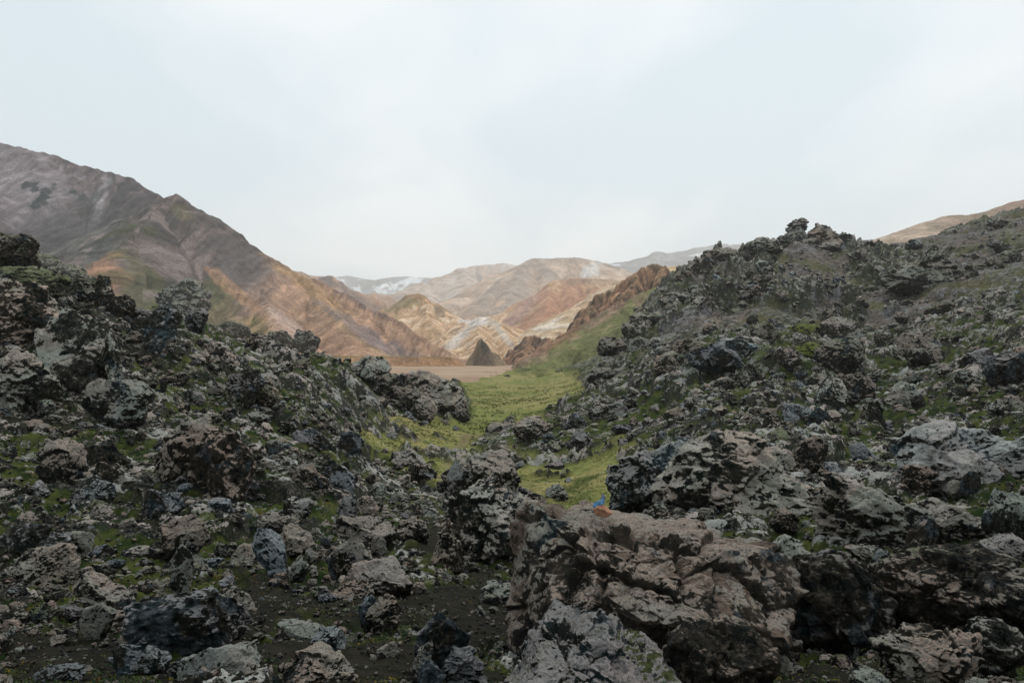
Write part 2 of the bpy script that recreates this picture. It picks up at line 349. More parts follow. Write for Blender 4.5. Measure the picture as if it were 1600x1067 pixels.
def path_m(px, py):
    d = np.full(px.shape, 1e9)
    for pl, w in (([(702,735),(697,715),(704,700),(735,685),(790,668),(850,650),(905,628)], 1.0),):
        for (x0,y0),(x1,y1) in zip(pl[:-1], pl[1:]):
            t = np.clip(((px-x0)*(x1-x0)+(py-y0)*(y1-y0))/((x1-x0)**2+(y1-y0)**2), 0, 1)
            d = np.minimum(d, np.hypot((px-x0-t*(x1-x0))*0.35, py-y0-t*(y1-y0)))
    return 0.6*sst(6.5, 0.5, d + pn2(px/30, py/10, 3)*2.5)

def crag(x, y, g, so):
    """relief of the lava, metres, and a 0..1 measure of how far a point stands proud"""
    wx = x + fbm2(x*0.5, y*0.5, 3, 40)*1.2; wy = y + fbm2(x*0.5+9, y*0.5, 3, 50)*1.2
    h = 0; cr = 0
    for k, wl in enumerate((16, 8, 4, 2, 1.0, 0.5, 0.25)):
        amp = np.minimum(0.13*wl, 0.0150*y)*sst(wl*0.9, wl*0.35, y*0.012)*(0.55 if wl <= 2 else 1.0)
        if wl <= 4:
            f1, e, cid = wor2(wx/wl, wy/wl, 5+k)
            n = (0.35+cid*1.3)*sst(0, 0.45, e) - 0.62
        else:
            n = (1-np.abs(pn2(wx/wl, wy/wl, 20+k))*2.6)*0.8-0.2
        calm = 1-0.6*sst(540, 620, CX+F*x/y)*sst(1040, 980, CX+F*x/y)*sst(14, 19, y)*sst(75, 60, y)
        h = h + amp*n*calm; cr = cr + n*(0.8 if wl in (4, 2, 1) else 0.45)*sst(wl*0.9, wl*0.35, y*0.012)
    h = h + np.minimum(0.02*y, 0.03)*fbm2(x*6, y*6, 3, 70)
    cr = np.clip(0.44 + cr*0.28, 0, 1)
    flat = np.clip(g + so*0.93, 0, 1)
    return h*(1-flat), cr*(1-flat)

def outcrop(x, y): return sst(0.05, 0.30, fbm2(x*0.045+3, y*0.045, 4, 140, 0.6))
def build_near():
    pxs = np.concatenate([np.arange(-700, -110, 12.0), np.arange(-110, 1712, 1.7), np.arange(1712, 2301, 12.0)])
    nr = 1000; ys = np.exp(np.linspace(math.log(0.62), math.log(329), nr))
    PX, Y = np.meshgrid(pxs, ys); X = (PX-CX)/F*Y
    Z = base_z(X, Y)
    px, py, g, sand, so = masks(X, Y, Z)
    flatfar = np.maximum(g, sand)
    h, cr = crag(X, Y, flatfar, so)
    # far right ridge: finer rubble, less proud
    rid = sst(95, 130, Y)*sst(900, 1000, PX)
    oc = outcrop(X, Y); h = h*(1+rid*(1.5*oc-0.25)); Z = Z + rid*oc*(1.3-2.6*sst(1350, 1450, PX)); rid = rid*(1-0.8*oc)
    # grassed hummocks along the meadow edges
    hum = np.clip(fbm2(X*0.16, Y*0.16, 4, 90)-0.28, 0, 1)*g
    Z = Z + h + g*(fbm2(X*0.05, Y*0.05, 4, 33)*0.6 + fbm2(X*0.4, Y*0.4, 4, 35)*0.07*sst(20, 50, Y)) + hum*0.8 + np.maximum(g, so)*np.minimum(0.03, 0.01*Y)*fbm2(X*1.5, Y*1.5, 4, 95)*1.5
    lump = sst(0.10, 0.25, fbm2(X*0.13+5, Y*0.22, 4, 97)-0.36 + 0.25*sst(26, 0, np.abs(py-715)))*g*sst(80, 55, Y)
    Z = Z + lump*0.45*(1+fbm2(X*1.1, Y*1.1, 4, 8)*1.2)
    gm = np.stack([np.maximum(cr, lump*0.8), np.clip(flatfar*(1-lump*0.9), 0, 1), so*0.95*(1-flatfar)], -1)
    moss = 0.15 + 0.5*fbm2(X*0.04, Y*0.04, 3, 60) + 0.35*sst(35, 70, Y)
    moss = moss + 0.35*oc*sst(90, 130, Y) + 0.5*np.exp(-(((px-80)/150)**2+((py-450)/40)**2)) + 0.5*np.exp(-(((px-480)/180)**2+((py-640)/60)**2))
    pm = path_m(px, py)*g
    gk = np.stack([np.clip(0.12+0.4*fbm2(X*0.1, Y*0.1, 3, 64), 0, 1), np.clip(pm*g+rid*(1-g), 0, 1), np.clip(moss*(1-rid*0.7), 0, 1.9)], -1)
    V = np.stack([X, Y, Z], -1).reshape(-1, 3); nc = len(pxs); fc = grid_faces(nr, nc)
    gm = gm.reshape(-1, 3); gk = gk.reshape(-1, 3); sandf = sand.ravel()
    gf = gm[fc, 1].mean(1); sf = sandf[fc].mean(1)*(1-0); cls = np.where(sf > 0.5, 2, np.where(gf > 0.5, 1, 0))
    for k, (nm, mat) in enumerate((("lava_field", M_ground), ("meadow", M_ground), ("sand_plain", M_sand))):
        f = fc[cls == k]; u, inv = np.unique(f, return_inverse=True)
        tag(new_mesh(nm, V[u], inv.reshape(-1, 4), mat, True, {"gm": gm[u], "gk": gk[u]}), kind="structure")
    return (pxs, ys, Z)

T_ = NT("sand_plain", 0.95, 0.05)
mq = T_.n("ShaderNodeMapping"); mq.inputs['Scale'].default_value = (0.3, 1.6, 1); mq.inputs['Rotation'].default_value = (0, 0, 0.25); T_.t.links.new(T_.geo.outputs['Position'], mq.inputs[0])
M_sand = T_.done(T_.mix(T_.step(T_.noise(0.06, 9, 0.7, mq.outputs[0]), 0.56, 0.66), T_.mix(T_.step(T_.noise(0.05, 8, 0.7), 0.42, 0.58), (0.29, 0.195, 0.135), (0.37, 0.26, 0.18)), (0.42, 0.33, 0.25)))
del T_
NEAR = build_near()
def ground_z(x, y):
    """height of the finished near terrain"""
    pxs, ys, Z = NEAR
    px = np.clip(CX+F*x/y, pxs[0], pxs[-1]-1e-3); i = np.clip(np.searchsorted(pxs, px)-1, 0, len(pxs)-2); fa = (px-pxs[i])/(pxs[i+1]-pxs[i])
    b = np.clip((np.log(y)-math.log(0.62))/(math.log(329)-math.log(0.62))*(len(ys)-1), 0, len(ys)-1.001); j = b.astype(int); fb = b-j
    return (Z[j,i]*(1-fa)+Z[j,i+1]*fa)*(1-fb)+(Z[j+1,i]*(1-fa)+Z[j+1,i+1]*fa)*fb

# ---------------------------------------------------------------- hills
def hill(name, ridges, slope, rng_px, rng_y, cfun, mat=None, sk=0.20, wv=1.0, gully=(6, 60, 0.35), step_px=2.0, nr=420, floor=-30, power=1.0, rough=1.0, slabel=None):
    """heightfield: highest of several tent-shaped ridges, cut by gullies that run down from the crests"""
    pxs = np.arange(rng_px[0], rng_px[1]+1, step_px); ys = np.exp(np.linspace(math.log(rng_y[0]), math.log(rng_y[1]), nr))
    PX, Y = np.meshgrid(pxs, ys); X = (PX-CX)/F*Y
    sc_ = (rng_y[0]+rng_y[1])/2
    Xw = X + fbm2(X/sc_*14, Y/sc_*14, 4, 12)*sc_*0.012*rough; Yw = Y + fbm2(X/sc_*14+5, Y/sc_*14, 4, 15)*sc_*0.012*rough
    Z = np.full(X.shape, -1e9); S = np.zeros(X.shape); D = np.zeros(X.shape)
    for ri, rd in enumerate(ridges):
        P = [at(*p[:3]) for p in rd]; s0 = ri*1000.0
        for a, b in zip(P[:-1], P[1:]):
            L = math.hypot(b[0]-a[0], b[1]-a[1]); t0 = ((Xw-a[0])*(b[0]-a[0])+(Yw-a[1])*(b[1]-a[1]))/(L*L+1e-9)
            t = np.clip(t0, 0, 1); qx = a[0]+t*(b[0]-a[0]); qy = a[1]+t*(b[1]-a[1]); d = np.hypot(Xw-qx, Yw-qy)
            z = a[2]+t*(b[2]-a[2]) - slope*np.power(d+1e-6, power)*(sc_*0.1)**(1-power)
            m = z > Z; Z = np.where(m, z, Z)
            ov = (t0-t)*L
            S = np.where(m, s0+t*L+np.sign(ov)*np.abs(ov)*0.5, S); D = np.where(m, d, D); s0 += L
    ga, gl, gd = gully
    gr = sst(0, gl*0.8, D)
    w = fbm2(X/gl*0.7, Y/gl*0.7, 3, 77)*0.35*wv
    g1 = np.abs(pn2(S/gl+w, D/gl*0.12, 21)); g2 = np.abs(pn2(S/gl*2.7+w, D/gl*0.25, 22)); g3 = np.abs(pn2(S/gl*7+w, D/gl*0.5, 23))
    Z = Z - gr*ga*(1.6*(1-g1*1.6) + 0.8*(1-g2*2) + 0.22*(1-g3*2)) + gr*ga*1.2
    Z = Z + fbm2(X/gl*1.3, Y/gl*1.3, 6, 31)*ga*gd
    px = CX+F*X/Y; py = CY-F*Z/Y
    streak = fbm2(S/gl*3+w*2, D/gl*0.15, 4, 41, 0.6); blot = fbm2(X/gl, Y/gl, 7, 43, 0.66)
    C = cfun(px, py, S, D, streak, blot, g1)*(1+sk*fbm2(S/gl*11+w*3, D/gl*0.35, 4, 47, 0.65)+0.18*streak)[..., None]
    nf = grid_faces(nr, len(pxs)); V = np.stack([X, Y, Z], -1).reshape(-1, 3)
    keep = (V[nf, 2] > floor).any(1); nf = nf[keep]; u, inv = np.unique(nf, return_inverse=True)
    o = new_mesh(name, V[u], inv.reshape(-1, 4), mat or M_hill, True, {"Col": np.clip(C, 0, 1).reshape(-1, 3)[u]})
    return tag(o, kind="structure")
def lerpc(C, c, m): return C*(1-m[..., None]) + np.array(c)*m[..., None]
def blob(px, py, cx, cy, rx, ry, ang=0, w=0, soft=0.35):
    a = math.radians(ang); dx = px-cx; dy = py-cy
    u = (dx*math.cos(a)+dy*math.sin(a))/rx; v = (-dx*math.sin(a)+dy*math.cos(a))/ry
    return sst(1+soft, 1-soft, np.sqrt(u*u+v*v)+w)

def c_left(px, py, S, D, st, bl, g):
    C = np.zeros(px.shape+(3,)) + np.array((0.120, 0.090, 0.082)); bl = bl*0.6+st*0.5
    C = lerpc(C, (0.20, 0.16, 0.15), sst(0.0, 0.5, st+bl*0.6)*0.7)
    C = lerpc(C, (0.075, 0.068, 0.066), sst(0.05, -0.5, st+bl*0.5)*0.8)
    C = lerpc(C, (0.33, 0.285, 0.27), blob(px, py, 30, 290, 110, 60, 25, bl*0.9)*0.75)
    C = lerpc(C, (0.42, 0.38, 0.36), blob(px, py, 156, 318, 9, 40, 15, bl*0.8)*0.7)
    for x, y in ((40,286),(56,293),(70,296),(84,290),(55,320),(118,298),(130,308),(68,312)):
        C = lerpc(C, (0.030, 0.045, 0.042), blob(px, py, x, y, 6, 5, 0, bl*1.6, 0.2)*0.9)
    C = lerpc(C, (0.075, 0.078, 0.070), blob(px, py, 110, 365, 90, 45, -25, bl*0.7)*0.75)
    C = lerpc(C, (0.055, 0.062, 0.055), blob(px, py, 150, 405, 60, 16, -38, bl*0.8)*0.8)
    C = lerpc(C, (0.20, 0.17, 0.07), blob(px, py, 282, 330, 20, 9, 30, bl*1.0)*0.35)
    C = lerpc(C, (0.36, 0.19, 0.115), blob(px, py, 165, 440, 34, 40, 30, bl*0.7)*0.8)
    C = lerpc(C, (0.105, 0.10, 0.045), blob(px, py, 210, 445, 34, 60, -10, bl*0.9+st*0.5)*0.65)
    C = lerpc(C, (0.105, 0.102, 0.045), blob(px, py, 340, 495, 75, 42, 25, bl*0.9+st*0.4)*0.75)
    C = lerpc(C, (0.13, 0.14, 0.04), blob(px, py, 402, 505, 32, 22, -20, bl*0.9)*0.85)
    C = lerpc(C, (0.10, 0.12, 0.05), blob(px, py, 480, 500, 60, 12, 40, bl*0.8)*0.6)
    C = lerpc(C, (0.115, 0.098, 0.095), blob(px, py, 415, 445, 110, 26, 36, st*0.8)*0.8)
    # the ochre and pink scree of the lower right spur
    C = C*(1-(np.abs(S) < 900)[..., None]*np.array([0.26, 0.27, 0.20]))
    rr = sst(330, 620, px + (py-400)*0.8 + st*90)
    C = lerpc(C, (0.40, 0.24, 0.155), rr*0.85)
    C = lerpc(C, (0.40, 0.25, 0.13), blob(px, py, 500, 465, 80, 12, 38, st*0.7)*0.75)
    C = lerpc(C, (0.40, 0.26, 0.14), blob(px, py, 560, 525, 110, 9, 36, st*0.6)*0.6)
    C = lerpc(C, (0.19, 0.15, 0.15), blob(px, py, 570, 520, 95, 9, 33, st*0.7)*0.7)
    C = lerpc(C, (0.20, 0.155, 0.155), blob(px, py, 610, 545, 70, 10, 22, st*0.7)*0.6)
    C = lerpc(C, (0.15, 0.115, 0.11), blob(px, py, 540, 455, 75, 9, 32, st*0.5)*0.7)
    C = lerpc(C, (0.50, 0.36, 0.30), blob(px, py, 445, 508, 42, 12, 38, st*0.8+bl*0.6)*0.8)
    C = lerpc(C, (0.42, 0.24, 0.14), blob(px, py, 385, 470, 70, 8, 40, st*0.8)*0.55)
    return C
hill("left_mountain", [
   [(-500,180,780),(-200,195,760),(0,222,740),(75,240,730),(178,272,740),(200,277,740),(262,314,740),(300,345,740)],
   [(225,345,560),(262,306,570),(275,301,570),(330,342,580),(372,368,590),(432,407,585),(480,432,580),(540,458,575),(600,490,570),(650,520,560),(700,548,545),(740,572,520)],
   [(275,302,570),(240,330,530),(205,372,490),(165,408,470),(138,432,450),(120,470,430)],
   [(480,432,580),(500,470,520),(540,500,470)],[(360,365,590),(400,440,520),(430,495,450),(470,535,400)],
   ], 0.72, (-700, 790), (300, 1050), c_left, sk=0.32, wv=0.5, rough=0.35, gully=(3.0, 24, 0.7), step_px=1.8, nr=520)

def c_tan(px, py, S, D, st, bl, g):
    C = np.zeros(px.shape+(3,)) + np.array((0.52, 0.34, 0.20))
    C = lerpc(C, (0.62, 0.50, 0.38), sst(0.0, 0.45, st)*0.6)
    C = lerpc(C, (0.36, 0.22, 0.13), sst(0.0, -0.45, st+bl*0.3)*0.75)
    C = lerpc(C, (0.20, 0.16, 0.08), blob(px, py, 640, 468, 42, 11, -22, bl*0.6)*0.8)
    C = lerpc(C, (0.40, 0.23, 0.12), blob(px, py, 660, 462, 20, 10, 10, bl*0.6)*0.6)
    C = lerpc(C, (0.62, 0.60, 0.58), blob(px, py, 745, 502, 22, 7, 0, bl*0.9)*0.7)
    C = lerpc(C, (0.56, 0.55, 0.54), blob(px, py, 715, 530, 30, 7, -42, st*0.9)*0.6)
    C = lerpc(C, (0.60, 0.56, 0.50), blob(px, py, 785, 522, 30, 5, 50, st*0.9)*0.6)
    C = lerpc(C, (0.24, 0.17, 0.11), blob(px, py, 690, 485, 8, 12, 20, bl*0.8)*0.7)
    C = lerpc(C, (0.30, 0.20, 0.14), blob(px, py, 825, 540, 22, 14, 20, st*0.9)*0.6)
    return C
hill("banded_hill", [
   [(560,510,900),(600,482,900),(640,460,880),(652,458,870),(680,478,850),(705,498,830),(735,500,800),(750,494,780),(768,493,780),(790,515,790),(815,540,790),(850,575,760)],
   [(652,459,870),(690,520,760),(705,556,640)],[(735,501,800),(700,540,680),(690,566,620)],[(752,495,780),(748,528,650),(728,566,560)],
   [(768,493,780),(800,530,660),(845,573,570)],[(600,482,900),(640,520,780),(660,556,650)],[(790,515,790),(825,545,700),(850,572,600)],
   ], 0.62, (520, 900), (500, 1250), c_tan, gully=(3.0, 26, 0.4), step_px=1.2, nr=380)

def c_cone(px, py, S, D, st, bl, g):
    C = np.zeros(px.shape+(3,)) + np.array((0.135, 0.100, 0.070))
    C = lerpc(C, (0.17, 0.125, 0.085), sst(0, 0.5, st+bl)*0.7)
    C = lerpc(C, (0.055, 0.05, 0.042), blob(px, py, 759, 538, 9, 14, 0, bl*0.4)*0.8)
    return lerpc(C, (0.34, 0.24, 0.15), sst(10, 26, np.abs(px-758)+(py-560)*-0.2+bl*6)*0.6)
hill("dark_cone", [[(752,533,470),(757,529.5,470),(761,530,470),(765,536,470)],[(759,529,470),(763,545,455),(768,560,445)]], 1.32, (700, 820), (420, 530), c_cone, power=0.96, gully=(1.1, 8, 0.9), step_px=0.8, nr=200, floor=-19, rough=0.9)

def c_terr(px, py, S, D, st, bl, g):
    C = np.zeros(px.shape+(3,)) + np.array((0.34, 0.19, 0.10))
    C = lerpc(C, (0.24, 0.14, 0.08), sst(-0.1, 0.4, bl+st*0.5)*0.8)
    return lerpc(C, (0.16, 0.13, 0.05), sst(3.0, 0.0, py-557.5+bl*2)*0.8)
hill("river_terrace", [[(380,552,420),(480,554,420),(560,556,425),(640,556.5,430),(700,557.5,440),(722,566,440)],[(380,552,470),(560,556,470),(700,557.5,470)]], 0.55, (330, 740), (370, 500), c_terr, gully=(0.5, 14, 0.5), step_px=1.8, nr=160, floor=-20)

def c_orange(px, py, S, D, st, bl, g):
    C = np.zeros(px.shape+(3,)) + np.array((0.48, 0.285, 0.165))
    C = lerpc(C, (0.50, 0.35, 0.22), sst(0, 0.5, st)*0.7)
    C = lerpc(C, (0.36, 0.16, 0.09), blob(px, py, 870, 490, 70, 40, -35, bl*0.8)*0.8)
    C = lerpc(C, (0.30, 0.18, 0.18), blob(px, py, 800, 500, 60, 9, -42, st*0.5)*0.5)
    C = lerpc(C, (0.28, 0.19, 0.13), blob(px, py, 925, 440, 60, 7, 3, bl*0.5)*0.6)
    return C
hill("orange_hill", [
   [(760,545,1300),(800,505,1350),(840,465,1400),(868,438,1400),(900,434,1400),(930,433,1400),(965,438,1420),(1010,450,1450),(1080,470,1450)],
   [(868,438,1400),(905,470,1250),(930,500,1150)],[(868,438,1400),(850,490,1200),(820,540,1000)],[(930,434,1400),(950,470,1250),(955,500,1100)]
   ], 0.60, (700, 1120), (850, 1900), c_orange, gully=(5, 50, 0.4), step_px=1.4, nr=320)

def c_pale(px, py, S, D, st, bl, g):
    C = np.zeros(px.shape+(3,)) + np.array((0.54, 0.39, 0.25))
    C = lerpc(C, (0.62, 0.55, 0.47), sst(0, 0.4, st)*0.7)
    C = lerpc(C, (0.38, 0.24, 0.15), sst(0, -0.5, st+bl*0.4)*0.6)
    C = lerpc(C, (0.52, 0.36, 0.16), blob(px, py, 1060, 418, 70, 9, -8, bl*0.6)*0.6)
    return C
hill("pale_spur", [
   [(835,545,640),(870,518,650),(905,492,670),(940,468,700),(975,440,720),(1010,424,740),(1080,409,760),(1150,398,780),(1250,392,800)],
   [(940,468,700),(900,520,600),(870,548,540)],[(975,440,720),(985,470,640)]
   ], 0.50, (800, 1300), (480, 1000), c_pale, gully=(3, 34, 0.4), step_px=1.6, nr=260)

def c_red(px, py, S, D, st, bl, g):
    C = np.zeros(px.shape+(3,)) + np.array((0.23, 0.125, 0.080))
    C = lerpc(C, (0.075, 0.052, 0.040), sst(-0.25, 0.15, bl)*0.9)
    C = lerpc(C, (0.38, 0.22, 0.13), sst(0.0, 0.4, st)*0.7)
    return lerpc(C, (0.36, 0.24, 0.13), sst(2.5, 0, D)*0.4)
hill("red_crag", [[(860,532,400),(905,500,410),(935,470,415),(962,442,420),(985,426,420),(1005,417,420),(1035,415,425),(1048,432,425),(1075,440,430)],
   [(985,426,420),(975,460,385),(960,480,370)],[(1035,415,425),(1030,445,390),(1010,465,370)],[(935,470,415),(920,495,385)]], 1.25, (840, 1120), (330, 500), c_red,
   gully=(2.6, 10, 0.75), step_px=1.0, nr=260, rough=1.6)
hill("crumbled_bluff", [[(790,556,520),(806,548,520),(822,525,525),(836,523,525),(848,530,520),(858,527,515),(868,542,505),(885,556,500)],[(822,525,525),(815,550,490)],[(848,530,520),(850,555,480)]],
   0.95, (770, 910), (440, 580), c_red, gully=(2.2, 11, 0.8), step_px=1.0, nr=160, rough=1.2)

def c_green(px, py, S, D, st, bl, g):
    # brown upper slope, green lower band nearest the lava
    C = np.zeros(px.shape+(3,)) + np.array((0.235, 0.155, 0.105))
    C = lerpc(C, (0.16, 0.115, 0.08), sst(0, 0.5, st+bl*0.5)*0.7)
    C = lerpc(C, (0.32, 0.22, 0.15), sst(0, -0.45, st)*0.5)
    line = (py-571) + (px-835)*0.64           # a band rising to the right
    C = lerpc(C, (0.130, 0.145, 0.048), sst(-16, 12, line + bl*16 + st*8)*0.9)
    C = lerpc(C, (0.17, 0.155, 0.075), sst(6, 30, line+bl*14)*0.35)
    C = lerpc(C, (0.26, 0.13, 0.075), blob(px, py, 880, 525, 50, 8, -33, st*0.6)*0.5)
    return C
hill("grassy_slope", [[(780,590,330),(805,577,345),(830,563,355),(862,543,360),(905,508,365),(950,482,365),(985,464,365),(1030,447,365),(1060,437,360),(1110,428,355),(1200,420,350)]],
   0.62, (760, 1260), (215, 420), c_green, gully=(1.0, 16, 0.45), step_px=1.2, nr=260, floor=-13.5)

def c_tanr(px, py, S, D, st, bl, g):
    C = np.zeros(px.shape+(3,)) + np.array((0.40, 0.30, 0.23))
    C = lerpc(C, (0.30, 0.19, 0.15), sst(1440, 1600, px+bl*60))
    return lerpc(C, (0.24, 0.20, 0.14), sst(0, 0.5, bl+st*0.5)*0.6)
hill("smooth_hill", [[(1330,420,520),(1385,385,520),(1430,352,520),(1465,339,520),(1492,336,520),(1515,335,520),(1560,322,520),(1620,306,520),(1800,270,520),(2300,220,520)]],
   0.35, (1280, 2300), (340, 700), c_tanr, gully=(1.5, 60, 0.5), step_px=3, nr=150)

def c_brown(px, py, S, D, st, bl, g):
    C = np.zeros(px.shape+(3,)) + np.array((0.46, 0.31, 0.215))
    C = lerpc(C, (0.50, 0.40, 0.32), sst(0, 0.5, st+bl*0.4)*0.6)
    C = lerpc(C, (0.26, 0.19, 0.16), sst(0, -0.5, st+bl*0.4)*0.6)
    C = lerpc(C, (0.22, 0.19, 0.17), sst(60, 0, D)*0.6)
    C = lerpc(C, (0.60, 0.60, 0.60), blob(px, py, 925, 422, 40, 7, -40, bl*1.2)*0.6)
    return C
hill("brown_mountain", [
   [(700,500,2000),(740,470,2100),(790,428,2200),(815,410,2250),(840,404,2300),(880,403,2300),(925,403,2300),(955,412,2300),(1000,430,2300),(1100,440,2300)],
   [(815,410,2250),(800,460,1900),(770,510,1600)],[(840,404,2300),(870,440,2000)],[(790,428,2200),(750,480,1800)]
   ], 0.5, (640, 1180), (1400, 3000), c_brown, M_far, gully=(9, 110, 0.4), step_px=2, nr=240)
def c_mid(px, py, S, D, st, bl, g):
    C = np.zeros(px.shape+(3,)) + np.array((0.43, 0.315, 0.24))
    C = lerpc(C, (0.46, 0.40, 0.36), sst(0, 0.5, st+bl*0.4)*0.7)
    return lerpc(C, (0.26, 0.20, 0.18), sst(0, -0.5, st+bl*0.4)*0.6)
hill("pink_mountain", [
   [(560,480,3000),(600,462,3000),(640,448,3050),(680,432,3100),(715,420,3200),(745,415,3300),(790,413,3300),(830,415,3300),(900,420,3300)],
   [(640,448,3050),(690,480,2600)],[(715,420,3200),(740,460,2700)],[(680,432,3100),(660,470,2700)]
   ], 0.42, (500, 960), (2200, 4200), c_mid, M_far, gully=(14, 170, 0.4), step_px=2, nr=200)
def c_snow(px, py, S, D, st, bl, g):
    C = np.zeros(px.shape+(3,)) + np.array((0.22, 0.22, 0.22))
    C = lerpc(C, (0.13, 0.13, 0.13), sst(-0.1, 0.4, bl)*0.7)
    for a in ((523,442,9,6,30),(588,447,16,4,0),(590,456,6,9,0),(640,441,16,3,-10),(617,452,24,4,-15),(560,452,5,8,0),(972,423,7,3,0),(955,411,9,2,30),(1090,399,10,1,-8)):
        C = lerpc(C, (0.62, 0.64, 0.65), blob(px, py, *a, bl*1.8, 0.2))
    return C
hill("snowy_plateau", [
   [(380,420,4800),(470,428,4800),(510,432,4700),(545,432,4700),(580,437,4700),(600,434,4700),(655,433,4700),(720,440,4700),(900,450,4700)],
   [(545,432,4700),(560,462,4000)],[(655,433,4700),(640,455,4100)]], 0.28, (300, 900), (3400, 5600), c_snow, M_far, gully=(18, 200, 0.5), step_px=2, nr=160)
hill("grey_plateau", [
   [(860,440,4200),(930,418,4200),(965,410,4200),(1010,402,4200),(1060,391,4200),(1110,383,4200),(1150,380,4200),(1250,378,4200),(1400,372,4200),(1700,360,4200)]], 0.25, (820, 1700), (3200, 5200), c_snow, M_far, gully=(16, 200, 0.5), step_px=3, nr=140)
hill("dark_foothill", [[(540,480,2300),(565,458,2300),(578,460,2300),(590,457,2300),(612,463,2300),(640,475,2300)],[(540,440,1500),(520,432,1500),(480,425,1500),(440,420,1500)]], 0.6, (420, 700), (1200, 2700), c_left, M_far, gully=(8, 70, 0.8), step_px=2, nr=160)

# the valley floor and the land under everything, out past the horizon
gb = NT("valley_gravel", 0.95, 0.05)
M_base = gb.done(gb.mix(gb.step(gb.noise(0.01, 6, 0.6), 0.4, 0.6), (0.30, 0.21, 0.15), (0.36, 0.26, 0.18)))
_xs = np.linspace(-3700, 3700, 61); _ys = np.concatenate([[-590,-60,-5,40,120,200,260,300,330,400,480,560,700,900],np.linspace(1200,5600,20)])
_X, _Y = np.meshgrid(_xs, _ys)
_Z = np.interp(_Y, [-600,0,200,300,330,400,480,14000], [-22,-22,-22,-16,-13.55,-15.0,-16.8,-17.5])
tag(new_mesh("valley_ground", np.stack([_X,_Y,_Z],-1).reshape(-1,3), grid_faces(len(_ys), len(_xs)), M_base, True), kind="structure")
# ---------------------------------------------------------------- rocks
def wor3(p, s=0):
    i = np.floor(p).astype(np.int64); f1 = np.full(len(p), 9., np.float32); f2 = f1.copy(); cid = np.zeros(len(p), np.float32)
    for a in (-1, 0, 1):
        for b in (-1, 0, 1):
            for c in (-1, 0, 1):
                h = _h3(i[:,0]+a, i[:,1]+b, i[:,2]+c, s)
                d = (i[:,0]+a+RV[h]-p[:,0])**2+(i[:,1]+b+RV[(h+57)&4095]-p[:,1])**2+(i[:,2]+c+RV[(h+333)&4095]-p[:,2])**2
                m = d < f1; f2 = np.where(m, f1, np.minimum(f2, d)); cid = np.where(m, RV[(h+911)&4095], cid); f1 = np.where(m, d, f1)
    return np.sqrt(f1), np.sqrt(f2)-np.sqrt(f1), cid
def facet3(p, s=0):
    """piecewise flat, randomly tilted chips: one tilt and height per Voronoi cell"""
    i = np.floor(p).astype(np.int64); f1 = np.full(len(p), 9., np.float32); f2 = f1.copy(); hh = np.zeros(len(p), np.int64); V = np.zeros((len(p), 3))
    for a in (-1, 0, 1):
        for b in (-1, 0, 1):
            for c in (-1, 0, 1):
                h = _h3(i[:,0]+a, i[:,1]+b, i[:,2]+c, s)
                v = np.stack([p[:,0]-(i[:,0]+a+RV[h]), p[:,1]-(i[:,1]+b+RV[(h+57)&4095]), p[:,2]-(i[:,2]+c+RV[(h+333)&4095])], 1)
                d = (v*v).sum(1); m = d < f1; f2 = np.where(m, f1, np.minimum(f2, d)); hh = np.where(m, h, hh); V[m] = v[m]; f1 = np.where(m, d, f1)
    return (V*G3[(hh+77) & 4095]).sum(1)*1.1 + (RV[(hh+911) & 4095]-0.5)*0.9, np.sqrt(f2)-np.sqrt(f1)
_ico = {}
def ico(l):
    if l in _ico: return _ico[l]
    if l == 0:
        t = (1+5**0.5)/2
        v = np.array([(-1,t,0),(1,t,0),(-1,-t,0),(1,-t,0),(0,-1,t),(0,1,t),(0,-1,-t),(0,1,-t),(t,0,-1),(t,0,1),(-t,0,-1),(-t,0,1)], float)
        f = np.array([(0,11,5),(0,5,1),(0,1,7),(0,7,10),(0,10,11),(1,5,9),(5,11,4),(11,10,2),(10,7,6),(7,1,8),(3,9,4),(3,4,2),(3,2,6),(3,6,8),(3,8,9),(4,9,5),(2,4,11),(6,2,10),(8,6,7),(9,8,1)])
    else:
        v, f = ico(l-1); e = np.sort(np.concatenate([f[:, [0,1]], f[:, [1,2]], f[:, [2,0]]]), 1)
        u, inv = np.unique(e, axis=0, return_inverse=True); inv = inv.ravel(); n = len(f)
        m = (v[u[:,0]]+v[u[:,1]])/2; a, b, c = inv[:n]+len(v), inv[n:2*n]+len(v), inv[2*n:]+len(v)
        f = np.concatenate([np.stack([f[:,0],a,c],1), np.stack([a,f[:,1],b],1), np.stack([c,b,f[:,2]],1), np.stack([a,b,c],1)]); v = np.concatenate([v, m])
    v = v/np.linalg.norm(v, axis=1, keepdims=True); _ico[l] = (v, f); return v, f

